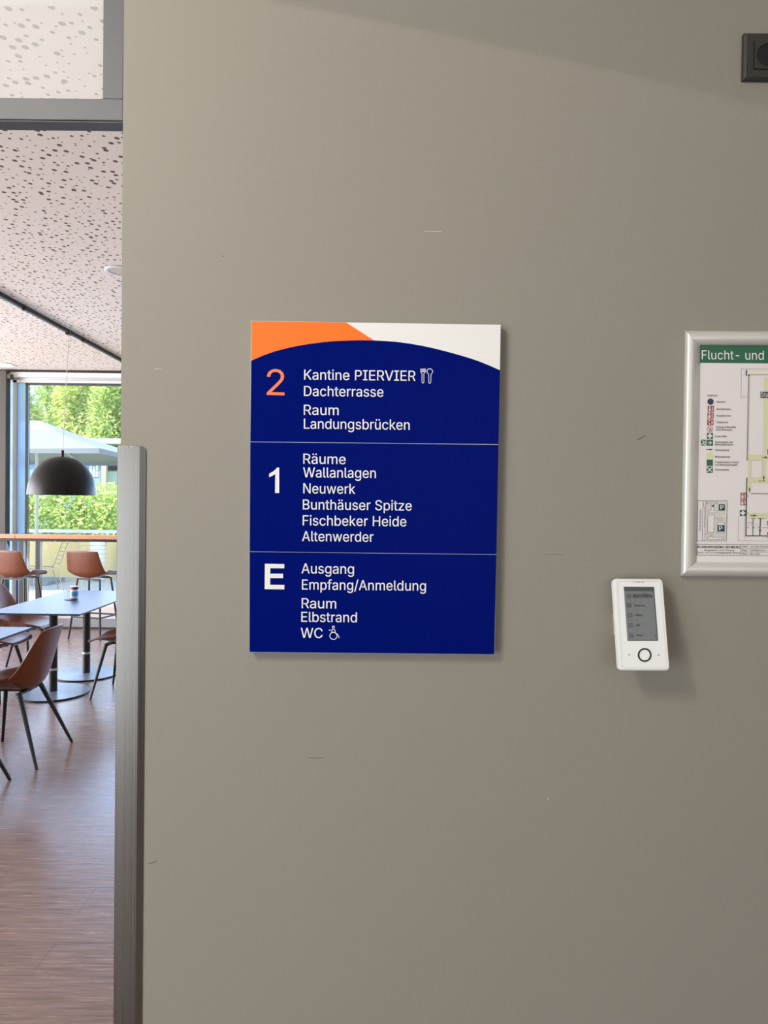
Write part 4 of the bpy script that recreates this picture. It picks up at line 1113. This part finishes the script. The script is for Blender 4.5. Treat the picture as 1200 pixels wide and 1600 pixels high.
lcd = dev('screen', M['lcd'], [[(318, 250), (752, 252), (812, 1025), (372, 1025)]], 0.0003, tt)
lcd['label'] = 'grey monochrome screen'
dev('screen_bar', M['lcdbar'], [[(318, 250), (752, 252), (757, 311), (322, 311)]], 0.0006, lcd)
dev('screen_edge', M['lcdink'], [[(744, 252), (752, 252), (812, 1025), (803, 1025)], [(318, 250), (752, 252), (752, 260), (318, 258)], [(371, 1017), (812, 1017), (812, 1025), (372, 1025)]], 0.0008, lcd)


def dtext(s, x0, y, x1, cap, mat, name='screen_text', bold=0.0, par=None, e=0.0009):
    u = T(x0, y - 100, e) - T(x0, y, e)
    return text(MB(), s, T(x0, y, e), T(x1, y + 2, e), u, cap * .10833 * 1.09 / 1000, bold).build(name, mat, par or lcd, fix=False)


dtext('eurofins', 448, 405, 722, 62, M['lcdink'], 'screen_logo', 9)
dots = []
for i in range(8):
    a = 2 * math.pi * i / 8 + 0.3
    dots.append(circle(390 + 27 * math.cos(a), 383 + 27 * math.sin(a), 6.5, 10))
dots += [circle(385, 374, 5, 8), circle(397, 386, 6, 8), circle(405, 396, 5, 8)]
dev('screen_logo', M['lcdink'], dots, 0.0009, lcd)
for i, (s, x0, y, x1) in enumerate((('Kommt Haus', 470, 530, 622), ('Gehen', 482, 668, 590), ('Info', 492, 812, 550), ('Menü', 504, 958, 590))):
    dtext(s, x0, y, x1, 26, M['lcdgrey'], bold=4)
    xa = 366 + i * 11
    ya = (492, 636, 780, 928)[i]
    ln = band([(xa, ya), (xa + 50, ya), (xa + 53, ya + 48), (xa + 3, ya + 48)], 7, True)
    ln += [[(xa + 16, ya + 26), (xa + 34, ya + 16), (xa + 34, ya + 36)], [(xa + 46, ya + 16), (xa + 66, ya + 25), (xa + 48, ya + 36)], circle(xa + 26, ya + 24, 6, 8), [(xa + 12, ya + 20), (xa + 42, ya + 20), (xa + 42, ya + 28), (xa + 12, ya + 28)]][i:i + 1]
    dev('screen_icon', M['lcdgrey'] if i != 0 else M['lcdink'], ln, 0.0009, lcd)
dev('screen_icon', M['lcdgrey'], band([(768, 944), (782, 955), (770, 966)], 7), 0.0009, lcd)
ring = MB()
k = 40
ci = [(618 + 98 * math.cos(2 * math.pi * i / k), 1232 + 100 * math.sin(2 * math.pi * i / k)) for i in range(k)]
cj = [(618 + 75 * math.cos(2 * math.pi * i / k), 1232 + 77 * math.sin(2 * math.pi * i / k)) for i in range(k)]
ring.add([T(*p, 0.0002) for p in ci] + [T(*p, 0.0012) for p in ci] + [T(*p, 0.0012) for p in cj] + [T(*p, 0.0002) for p in cj],
         [(a * k + i, a * k + (i + 1) % k, (a + 1) * k + (i + 1) % k, (a + 1) * k + i) for a in range(3) for i in range(k)])
btn = MB().add([T(*p, -0.0002) for p in cj] + [T(*p, 0.0008) for p in cj], [tuple(range(k)), tuple(range(k, 2 * k))] + [(i, (i + 1) % k, k + (i + 1) % k, k + i) for i in range(k)]).build('button', M['device'], tt)
ring.build('button_ring', M['black'], btn)
dev('indicator', M['lcdink'], [circle(397, 1228, 9, 12)], 0.0004)
dev('indicator', M['lcdink'], [circle(820, 1230, 9, 12)], 0.0004)
dev('maker_mark', M['wedge'], [circle(459, 180, 12, 12), rect(488, 172, 555, 190), rect(562, 172, 610, 190)], 0.0004)

# ================================================================== SOCKET
SKY = WALL - 0.010
a = atY(1163.3, 49.5, SKY)
b = atY(1163.0, 123.0, SKY)
sx, sz1, sz0 = (a.x + b.x) / 2, a.z, b.z
sz = sz1 - sz0
so = thing('wall_socket', 'anthracite power socket high on the wall at the top right corner', 'socket', (sx + sz / 2, WALL, (sz0 + sz1) / 2))
loops = []
for ins_, yy in ((0, WALL), (0, SKY + 0.0035), (0.004, SKY), (0.0165, SKY), (0.0165, WALL - 0.0002)):
    loops.append([(sx + ins_, yy, sz0 + ins_), (sx + sz - ins_, yy, sz0 + ins_), (sx + sz - ins_, yy, sz1 - ins_), (sx + ins_, yy, sz1 - ins_)])
MB().add([p for l in loops for p in l], [(a * 4 + i, a * 4 + (i + 1) % 4, a * 4 + 4 + (i + 1) % 4, a * 4 + 4 + i) for a in range(4) for i in range(4)]).build(
    'cover_frame', M['socket'], so, bevel=0.0008)
g = 0.0165
cx, cz = sx + sz / 2, (sz0 + sz1) / 2
hx = sz / 2 - g
rH = 0.0195
outer = [(cx - hx, cz - hx), (cx + hx, cz - hx), (cx + hx, cz + hx), (cx - hx, cz + hx)]
cir = circle(cx, cz, rH, 40)[::-1]
vs, fs = filled([[(x * 1000, z * 1000) for x, z in outer], [(x * 1000, z * 1000) for x, z in cir]])
m = MB()
m.add([(x / 1000, SKY - 0.0016, z / 1000) for x, z in vs], fs)
for i in range(4):
    p, q = outer[i], outer[(i + 1) % 4]
    m.poly([(p[0], SKY - 0.0016, p[1]), (q[0], SKY - 0.0016, q[1]), (q[0], SKY + 0.001, q[1]), (p[0], SKY + 0.001, p[1])])
ins = m.build('insert', M['socket'], so, fix=False)
MB().box(cx - hx - 0.0012, cx + hx + 0.0012, SKY - 0.0003, SKY + 0.002, cz - hx - 0.0012, cz + hx + 0.0006).build('gap', M['hole'], ins)
m = MB()
k = len(cir)
m.add([(x, SKY - 0.0016, z) for x, z in cir] + [(cx + (x - cx) * .93, WALL - 0.0008, cz + (z - cz) * .93) for x, z in cir],
      [(i, (i + 1) % k, k + (i + 1) % k, k + i) for i in range(k)] + [tuple(range(k, 2 * k))])
m.build('recess', M['hole'], ins)
for dx in (-0.0095, 0.0095):
    MB().tube((cx + dx, WALL - 0.0009, cz), (cx + dx, WALL - 0.0016, cz), 0.0028, n=14).build('pin_hole', M['black'], ins)
for dz in (-1, 1):
    MB().box(cx - 0.003, cx + 0.003, WALL - 0.010, WALL - 0.001, cz + dz * 0.0165 - 0.001, cz + dz * 0.0165 + 0.001).build('earth_contact', M['alu'], ins)

# ================================================================== CANTEEN
def curve_shell(prof, half, curl, name, mat, parent, th=0.011):
    """bucket shell: prof = centre line (y, z) from seat lip to top of the back"""
    us = catmull([(i, 0) for i in range(len(prof))], 3)
    pc, hw, cl = catmull(prof, 3), catmull([(h, 0) for h in half], 3), catmull(curl, 3)
    nv = 14
    vs, fs = [], []
    for i in range(len(pc)):
        for j in range(nv + 1):
            v = -1 + 2 * j / nv
            k = abs(v) ** 2.3
            vs.append((hw[i][0] * v, pc[i][0] + cl[i][0] * k, pc[i][1] + cl[i][1] * k))
    for i in range(len(pc) - 1):
        for j in range(nv):
            a = i * (nv + 1) + j
            fs.append((a, a + 1, a + nv + 2, a + nv + 1))
    o = MB().add(vs, fs).build(name, mat, parent, smooth=80)
    s = o.modifiers.new('thickness', 'SOLIDIFY')
    s.thickness = th
    s.offset = 0
    s.use_even_offset = True
    b = o.modifiers.new('round', 'BEVEL')
    b.width = 0.004
    b.segments = 2
    b.limit_method = 'ANGLE'
    b.angle_limit = math.radians(50)
    return o


PROF = [(.245, .452), (.225, .468), (.15, .468), (.02, .450), (-.10, .445), (-.175, .462), (-.215, .52), (-.240, .61), (-.270, .73), (-.300, .845)]
HALF = [.150, .185, .212, .228, .238, .238, .228, .212, .190, .150]
CURL = [(0, .004), (0, .014), (0, .035), (0, .075), (.01, .115), (.075, .085), (.095, .04), (.075, .012), (.05, 0), (.03, -.012)]


def make_chair(label):
    t = thing('dining_chair', label, 'chair', (0, 0, 0), 'cognac leather dining chairs in the canteen')
    curve_shell(PROF, HALF, CURL, 'seat_shell', M['leather'], t)
    MB().box(-.13, .13, -.13, -.10, .420, .434).box(-.13, .13, .08, .11, .425, .445).box(-.015, .015, -.13, .11, .418, .436).build('seat_frame', M['legs'], t)
    for sx_, ty, fy in ((1, -.125, -.295), (-1, -.125, -.295), (1, .10, .185), (-1, .10, .185)):
        MB().tube((sx_ * .135, ty, .440), (sx_ * .250, fy, 0.0), .0165, .0095, 12).build('leg', M['legs'], t)
    return t


GRP = 'cognac leather dining chairs in the canteen'
chair = make_chair('cognac leather dining chair in front, seen from behind, whole shell and legs in view')
H = math.pi / 2


def place(o, p, rz):
    o.location = p
    o.rotation_euler = (0, 0, rz)


place(chair, (-2.425, 4.62, 0), H)
dup(chair, (-2.50, 3.95, 0), H, 'leather dining chair at the left edge, only its back edge and rear leg showing')
dup(chair, (-3.29, 6.0, 0), -H, 'dining chair behind the near table, only its seat front and legs showing')
dup(chair, (-3.44, 6.78, 0), -H, 'dining chair with pale sheen left of the long table, its back against the window light')
dup(chair, (-2.255, 6.17, 0), H, 'cognac dining chair right of the long table, half hidden by the steel guard')

# ---- tables
TZ = 0.74


def make_table(label, x0, x1, y0, y1, cols):
    t = thing('dining_table', label, 'table', ((x0 + x1) / 2, (y0 + y1) / 2, 0), 'pale blue-grey canteen tables')
    top = MB().box(x0, x1, y0, y1, TZ - 0.012, TZ).build('tabletop', M['top'], t, bevel=0.0015)
    MB().box(x0 + .004, x1 - .004, y0 + .004, y1 - .004, TZ - 0.016, TZ - 0.012).build('edge_band', M['topedge'], top)
    for cx_, cy_ in cols:
        c_ = MB().lathe([(.034, .012), (.034, TZ - .03), (.09, TZ - .03), (.09, TZ - .0165)], (cx_, cy_, 0), 24, True).build('column', M['legs'], t, smooth=40)
        MB().lathe([(.038, .20), (.0395, .205), (.0395, .215), (.038, .22)], (cx_, cy_, 0), 24).build('collar', M['alu'], c_, smooth=60)
        b_ = MB().lathe([(.285, .012), (.292, .0145), (.05, .020), (.034, .022)], (cx_, cy_, 0), 48).build('base_plate', M['baseplate'], t, smooth=50)
        MB().lathe([(.286, 0), (.296, .002), (.296, .012), (.286, .0135)], (cx_, cy_, 0), 48, True).build('base_rim', M['legs'], b_, smooth=50)
    return t


pA = atZ(125, 959.5, TZ)
pB = atZ(105, 922.3, TZ)
make_table('long pale table with two black columns and a small canister standing on it',
           pB.x, pA.x, pA.y, pB.y, [(atZ(83, 1081, .012).x, atZ(83, 1081, .012).y), (atZ(135, 1052, .012).x, atZ(135, 1052, .012).y)])
pC = atZ(50.5, 980, TZ)
make_table('pale table corner cut off by the left image edge, in front of the long table', pC.x - 0.74, pC.x, pC.y - 1.42, pC.y,
           [(pC.x - .37, pC.y - .42), (pC.x - .37, pC.y - 1.0)])

# ---- things on the table
pc = atZ(116, 935.5, TZ)
k_ = thing('canister', 'small white canister with red, navy and sky blue bands on the long table', 'canister', (pc.x, pc.y, TZ))
hh = 0.118
MB().lathe([(.031, .004), (.035, .012), (.035, hh * .74), (.0355, hh * .76), (.037, hh * .97), (.034, hh)], pc, 28, True).build('body', M['white'], k_, smooth=40)


def wrap(name, mat, r, z0, z1, a0, a1):
    n_ = 10
    vs = []
    for z in (z0, z1):
        for i in range(n_ + 1):
            a = math.radians(a0 + (a1 - a0) * i / n_)
            vs.append((pc.x + r * math.cos(a), pc.y + r * math.sin(a), TZ + z))
    return MB().add(vs, [(i, i + 1, n_ + 2 + i, n_ + 1 + i) for i in range(n_)]).build(name, mat, k_, smooth=80)


wrap('band', M['bnavy'], .0378, hh * .76, hh * .96, -82, 95)['label'] = 'navy band'
wrap('band', M['bred'], .0378, hh * .76, hh * .96, -190, -84)['label'] = 'red band'
wrap('band', M['bsky'], .0357, hh * .22, hh * .60, -110, 40)['label'] = 'sky blue band'
pt = atZ(111, 937, TZ)
tag(MB().lathe([(.055, .0005), (.058, .002), (.058, .006), (.055, .007)], (pt.x, pt.y, TZ), 28, True).build('coaster', M['legs'], None, smooth=40),
    'dark round coaster beside the canister on the long table', 'coaster')

# ---- pendant lamp
py_ = atZ(98, 518.5, CEIL - .02).y
px_ = atY(97.5, 740, py_).x
zb, zt = atY(98, 773, py_).z, atY(98, 713, py_).z
rl = 50.2 * py_ / F_PX
pl = thing('pendant_lamp', 'black dome pendant lamp hanging in front of the window', 'lamp', (px_, py_, zb))
prof_o, prof_i = [], []
hd = zt - zb
for i in range(17):
    a = math.radians(90 * i / 16)
    r_ = rl * math.cos(a) ** 0.86
    prof_o.append((max(r_, .012), hd * math.sin(a) ** 1.08))
prof_o = [(rl * 1.0, -0.004)] + prof_o
prof_i = [(max(r_ - .006, .01), z_ - .006 if z_ > .01 else z_) for r_, z_ in prof_o]
MB().lathe(prof_o, (px_, py_, zb), 56).build('lamp_shade', M['lamp'], pl, smooth=60)
MB().lathe(prof_i, (px_, py_, zb), 56).build('shade_lining', M['lampin'], pl, smooth=60)
MB().tube((px_, py_, zt - .012), (px_, py_, atY(98, 703.5, py_).z), .016, .014, 18).build('cap', M['lamp'], pl, smooth=40)
MB().tube((px_, py_, zt + .03), (RAIL_X, py_, CEIL - .045), .0032, n=6).build('cord', M['cord'], pl)
MB().box(RAIL_X - .02, RAIL_X + .02, py_ - .03, py_ + .03, CEIL - .050, CEIL - .022).build('ceiling_clip', M['legs'], pl)

# ---- recessed downlights
for (x_, y_), r_, mt, lab in (((190, 423), .115, 'cool', 'unlit round downlight in the perforated ceiling above the wall edge'),
                              ((0, 569), .16, 'glowlamp', 'glowing round downlight near the window at the left edge')):
    p = atZ(x_, y_, CEIL)
    dl = thing('ceiling_downlight', lab, 'ceiling light', (p.x, p.y, CEIL))
    MB().lathe([(r_, -.0005), (r_ + .002, -.006), (r_ - .004, -.010), (r_ - .022, -.006), (r_ - .022, -.0015)], (p.x, p.y, CEIL), 40).build('rim', M['white'], dl, smooth=40)
    MB().lathe([(.0, -.003), (r_ - .021, -.003)], (p.x, p.y, CEIL), 40).build('diffuser', M[mt], dl)

# ---- bar counter along the window and its stools
CY = 8.98
ca, cb_ = atY(0, 833.0, CY), atY(183, 838.3, CY)
sl = (cb_.z - ca.z) / (cb_.x - ca.x)
bar = thing('bar_counter', 'high bar counter with oak top along the window', 'counter', (-4.3, CY, 0))
zc = lambda x: ca.z
zt_ = (ca.z + cb_.z) / 2
xsplit = xw(24, 836, CY)
for x0, x1 in ((-6.4, xsplit - .003), (xsplit + .003, 1.2)):
    f_ = 0.16
    MB().add([(x0, CY - .01 + f_ * (xsplit - x0) * .0, zt_), (x1, CY - .01, zt_), (x1, CY + .13, zt_), (x0, CY + .13, zt_),
              (x0, CY - .01, zt_ - .052), (x1, CY - .01, zt_ - .052), (x1, CY + .13, zt_ - .052), (x0, CY + .13, zt_ - .052)],
             [(0, 1, 2, 3), (7, 6, 5, 4), (0, 4, 5, 1), (1, 5, 6, 2), (2, 6, 7, 3), (3, 7, 4, 0)]).build('worktop', M['wood'], bar, bevel=0.004)
MB().box(-6.4, 1.2, CY + .01, CY + .11, zt_ - .085, zt_ - .0525).build('under_frame', M['legs'], bar)
for xp in (31, 57):
    X_ = xw(xp, 880, CY)
    MB().box(X_ - .028, X_ + .028, CY + .03, CY + .09, 0, zt_ - .085).build('post', M['socket'], bar)

SPROF = [(.245, .738), (.225, .752), (.15, .750), (.02, .738), (-.10, .735), (-.165, .748), (-.205, .79), (-.225, .86), (-.245, .95), (-.262, 1.062)]
SHALF = [.160, .195, .230, .250, .262, .262, .255, .242, .226, .208]
SCURL = [(0, .010), (0, .028), (0, .055), (0, .080), (.01, .095), (.04, .06), (.05, .03), (.045, .012), (.035, .004), (.025, -.004)]


def make_stool(label):
    t = thing('bar_stool', label, 'bar stool', (0, 0, 0), 'cognac leather bar stools at the window counter')
    curve_shell(SPROF, SHALF, SCURL, 'seat_shell', M['leather'], t, 0.013)
    MB().box(-.14, .14, -.12, -.10, .705, .725).box(-.14, .14, .09, .11, .71, .735).build('seat_frame', M['legs'], t)
    for sx_, sy_ in ((1, -1), (-1, -1), (1, 1), (-1, 1)):
        MB().tube((sx_ * .15, sy_ * .11, .722), (sx_ * .215, sy_ * .19, 0), .012, .012, 10).build('leg', M['legs'], t)
    f4 = [(.193, .163), (-.193, .163), (-.193, -.163), (.193, -.163)]
    fr = MB()
    for i in range(4):
        a_, b_ = f4[i], f4[(i + 1) % 4]
        fr.tube((a_[0], a_[1], .26), (b_[0], b_[1], .26), .011, n=8)
    fr.build('footrest', M['legs'], t)
    return t


stool = make_stool('cognac leather bar stool with its whole back in view at the window counter')
p2 = atY(140, 890, 8.62)
place(stool, (p2.x + .06, 8.62, 0), math.radians(-13))
p1 = atY(22, 890, 8.55)
dup(stool, (p1.x + .08, 8.55, 0), math.radians(-14), 'cognac leather bar stool cut by the left image edge at the window counter')

# ================================================================== OUTSIDE
struct(MB().box(-40, 20, BACKY + .22, 15.6, -0.14, -0.02).build('terrace', M['concrete']))
struct(MB().box(-80, 50, 15.6, 80, -0.25, -0.06).build('ground', M['soil']))
FYD = 15.3
fz = atY(100, 847, FYD).z
rf = thing('reed_fence', 'golden reed screen along the terrace edge under a white rail', 'fence', (-8, FYD, 0))
MB().box(-22, 4, FYD, FYD + .04, 0.0, fz).build('reed_mat', M['reed'], rf)
MB().box(-22, 4, FYD + .05, FYD + .10, atY(100, 832.5, FYD).z, atY(100, 827.5, FYD).z).build('top_rail', M['white'], rf)
for k in range(12):
    MB().box(-20 + 2 * k, -19.95 + 2 * k, FYD + .045, FYD + .095, -0.06, atY(100, 830, FYD).z).build('post', M['alu'], rf)
p = atY(152, 880, 14.7)
wp = thing('planter', 'white square planter pillar in front of the reed screen', 'planter', (p.x, 14.7, 0))
zz = atY(152, 846, 14.7).z
MB().box(p.x - .11, p.x + .11, 14.6, 14.8, 0, zz).build('body', M['white'], wp, bevel=.006)
MB().box(p.x - .09, p.x + .09, 14.62, 14.78, zz, zz + .01).build('soil', M['soil'], wp)


def make_wire_chair(label):
    t = thing('wire_chair', label, 'chair', (0, 0, 0), 'wire lounge chairs on the terrace')
    m = MB()
    for sx_ in (-1, 1):
        m.path([(sx_ * .24, .26, .43), (sx_ * .25, -.16, .40), (sx_ * .23, -.34, .92)], .008, 6)
    m.path([(-.23, -.34, .92), (-.20, -.355, .95), (.20, -.355, .95), (.23, -.34, .92)], .008)
    m.path([(-.24, .26, .43), (.24, .26, .43)], .008)
    m.build('frame', M['wire'], t)
    m = MB()
    for k in range(1, 7):
        f = k / 7
        m.path([(-.245, -.16 - .18 * f, .40 + .52 * f), (0, -.19 - .18 * f, .40 + .52 * f), (.245, -.16 - .18 * f, .40 + .52 * f)], .005)
    m.build('back_wires', M['wire'], t)
    m = MB()
    for k in range(6):
        y = .24 - .075 * k
        m.path([(-.245, y, .425), (0, y, .405), (.245, y, .425)], .005)
    m.build('seat_wires', M['wire'], t)
    for sx_ in (-1, 1):
        for y0, y1 in ((.22, .26), (-.14, -.26)):
            MB().tube((sx_ * .23, y0, .41), (sx_ * .25, y1, -.02), .008, n=6).build('leg', M['wire'], t)
    return t


wc = make_wire_chair('wire chair on the terrace behind the left bar stool')
p = atY(68, 880, 12.9)
place(wc, (p.x, 13.0, 0), math.radians(125))
p = atY(166, 880, 12.9)
dup(wc, (p.x, 12.4, -0.0), math.radians(-150), 'wire chair on the terrace right of the white planter pillar')
p = atY(46, 880, 12.9)
dup(wc, (p.x - .1, 12.5, 0), math.radians(200), 'wire chair on the terrace beside the parasol pole')

# ---- parasol
pc_ = Vector((atY(58, 655, 14.2).x, 14.2, 0))
zA, zE = atY(58, 655.5, 14.2).z, atY(100, 700, 12.2).z
hw_ = atY(158, 702, 12.2).x - pc_.x
pr = thing('parasol', 'large off-white square parasol open over the terrace', 'parasol', (pc_.x, pc_.y, 0))
m = MB()
seg = 8
cor = [(-1, -1), (1, -1), (1, 1), (-1, 1)]
vs, fs = [], []
rows = 6
ringp = []
for i in range(4):
    a_, b_ = cor[i], cor[(i + 1) % 4]
    for k in range(seg):
        ringp.append((a_[0] + (b_[0] - a_[0]) * k / seg, a_[1] + (b_[1] - a_[1]) * k / seg, abs(2 * k / seg - 1)))
nn = len(ringp)
for r_ in range(rows + 1):
    t_ = 0.03 + 0.97 * r_ / rows
    for (ux, uy, cc) in ringp:
        sag = 0.10 * math.sin(math.pi * t_) + 0.10 * t_ * (1 - cc ** 1.5) * 0.5
        vs.append((pc_.x + ux * hw_ * t_, pc_.y + uy * hw_ * t_, zA + (zE - zA) * t_ - sag * .6 + .0))
for r_ in range(rows):
    for i in range(nn):
        fs.append((r_ * nn + i, r_ * nn + (i + 1) % nn, (r_ + 1) * nn + (i + 1) % nn, (r_ + 1) * nn + i))
fs.append(tuple(range(nn)))
for (ux, uy, cc), q in zip(ringp, list(vs[-nn:])):
    vs.append((q[0], q[1], q[2] - 0.07 - .02 * cc))
for i in range(nn):
    fs.append((rows * nn + i, rows * nn + (i + 1) % nn, (rows + 1) * nn + (i + 1) % nn, (rows + 1) * nn + i))
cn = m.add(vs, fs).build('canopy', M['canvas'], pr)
s_ = cn.modifiers.new('thickness', 'SOLIDIFY')
s_.thickness = .012
MB().tube((pc_.x, pc_.y, 0.0), (pc_.x, pc_.y, zA - .03), .032, n=16).build('pole', M['wedge'], pr, smooth=40)
MB().box(pc_.x - .4, pc_.x + .4, pc_.y - .4, pc_.y + .4, -0.02, 0.06).build('base', M['grey'], pr, bevel=.01)
for ux, uy in cor + [(1, 0), (-1, 0), (0, 1), (0, -1)]:
    MB().tube((pc_.x, pc_.y, zA - .12), (pc_.x + ux * hw_ * .96, pc_.y + uy * hw_ * .96, zE - .03 - (.05 if 0 in (ux, uy) else 0)), .012, n=6).build('rib', M['wedge'], pr)

# ---- house beyond the hedge
HY = 34.0
hs = thing('house', 'pale blue-grey house with timber posts beyond the hedge', 'house', (atY(130, 720, HY).x, HY, 0))
X0, X1 = atY(20, 720, HY).x, atY(157, 720, HY).x
zl, zh = 0.0, atY(130, 694, HY).z
MB().box(X0, X1, HY, HY + 5, zl, zh).build('wall', M['house'], hs)
MB().box(X1 + .06, X1 + 4, HY + .6, HY + 5, zl, zh - .3).build('side_wing', M['white_wall'], hs)
MB().box(X0 - .3, X1 + 4.2, HY - .5, HY + 5.3, zh, zh + .25).build('roof', M['wedge'], hs)
for xa, xb in ((118, 124), (158, 166)):
    MB().box(atY(xa, 720, HY - .3).x, atY(xb, 720, HY - .3).x, HY - .3, HY - .1, zl, zh).build('porch_post', M['post'], hs)
for x0, x1, y0, y1 in ((139.5, 144, 728, 745), (145, 149, 729, 745), (150, 153.5, 727, 735), (150, 153.5, 737, 745)):
    q0_, q1_ = atY(x0, y1, HY - .02), atY(x1, y0, HY - .02)
    MB().box(q0_.x, q1_.x, HY - .03, HY - .005, q0_.z, q1_.z).build('window_pane', M['white'], hs)
q0_, q1_ = atY(160, 735, HY + .5), atY(186, 727, HY + .5)
MB().box(q0_.x, q1_.x, HY + .52, HY + .59, q0_.z, q1_.z).build('railing', M['socket'], hs)


# ---- foliage
def leaf_cloud(n, blobs, size):
    vs, fs = [], []
    tot = sum(b[3] * b[4] * b[5] for b in blobs)
    for (cx_, cy_, cz_, rx, ry, rz) in blobs:
        for _ in range(int(n * rx * ry * rz / tot)):
            d = Vector((rng.gauss(0, 1), rng.gauss(0, 1), rng.gauss(0, 1))).normalized() * (rng.random() ** 0.35)
            c = Vector((cx_ + d.x * rx, cy_ + d.y * ry, cz_ + d.z * rz))
            u = Vector((rng.gauss(0, 1), rng.gauss(0, 1), rng.gauss(0, 1))).normalized()
            w_ = u.orthogonal().normalized()
            s = size * (0.6 + 0.8 * rng.random())
            b = len(vs)
            vs += [c - u * s, c + w_ * s * .55, c + u * s, c - w_ * s * .55]
            fs.append((b, b + 1, b + 2, b + 3))
    return MB().add(vs, fs)


def tree(x, y, h, r, mat, label, n=9500):
    t = thing('tree', label, 'tree', (x, y, -0.06), 'trees beyond the terrace')
    m = MB()
    m.tube((x, y, -0.06), (x + .1, y, h * .55), .16, .10, 10)
    for k in range(5):
        a = k * 1.3
        m.tube((x + .1, y, h * (.32 + .05 * k)), (x + math.cos(a) * r * .6, y + math.sin(a) * r * .6, h * (.55 + .07 * k)), .06, .02, 7)
    m.build('trunk', M['bark'], t)
    bl = [(x, y, h * .62, r * .85, r * .85, h * .34)]
    for k in range(9):
        a = rng.random() * 6.28
        q = rng.random()
        bl.append((x + math.cos(a) * r * .65, y + math.sin(a) * r * .65, h * (.34 + .58 * q), r * .5, r * .5, h * .12))
    f = leaf_cloud(n, bl, .135).build('foliage', M[mat], t, fix=False)
    f['kind'] = 'stuff'


tree(-25.2, 47.0, 11.6, 2.1, 'leafa', 'yellow-green tree left behind the parasol, cut by the window edge')
tree(-25.8, 56.0, 12.6, 1.8, 'leafb', 'mid-green tree far back between the two left yellow-green trees', 6800)
tree(-21.2, 49.5, 11.8, 1.75, 'leafa', 'yellow-green tree standing above the tip of the parasol', 7600)
tree(-17.6, 46.0, 11.0, 1.9, 'leafb', 'mid-green tree right of the pendant cord, behind the parasol slope')
tree(-13.6, 46.0, 11.4, 2.0, 'leafa', 'yellow-green tree at the right end of the window view')
tree(-9.0, 47.0, 10.8, 2.1, 'leafb', 'mid-green tree hidden behind the grey wall, beyond the house', 6800)
tree(-4.2, 46.0, 11.2, 2.2, 'leafa', 'yellow-green tree hidden behind the grey wall, behind the hedge', 6800)
tree(-19.0, 54.0, 12.4, 2.2, 'leafa', 'yellow-green tree far back in the middle of the window view')
tree(-30.2, 46.0, 10.6, 2.3, 'leafb', 'mid-green tree beyond the window at the far left')
m = []
for k in range(44):
    m.append((-27 + k * 0.92, 25 + rng.random() * .6, 1.05 + rng.random() * .15, .75, .6, 1.28))
hd_ = leaf_cloud(48000, m, .085).build('hedge', M['leafb'], None, fix=False)
tag(hd_, 'dense green hedge behind the terrace fence', 'hedge')
hd_['kind'] = 'stuff'
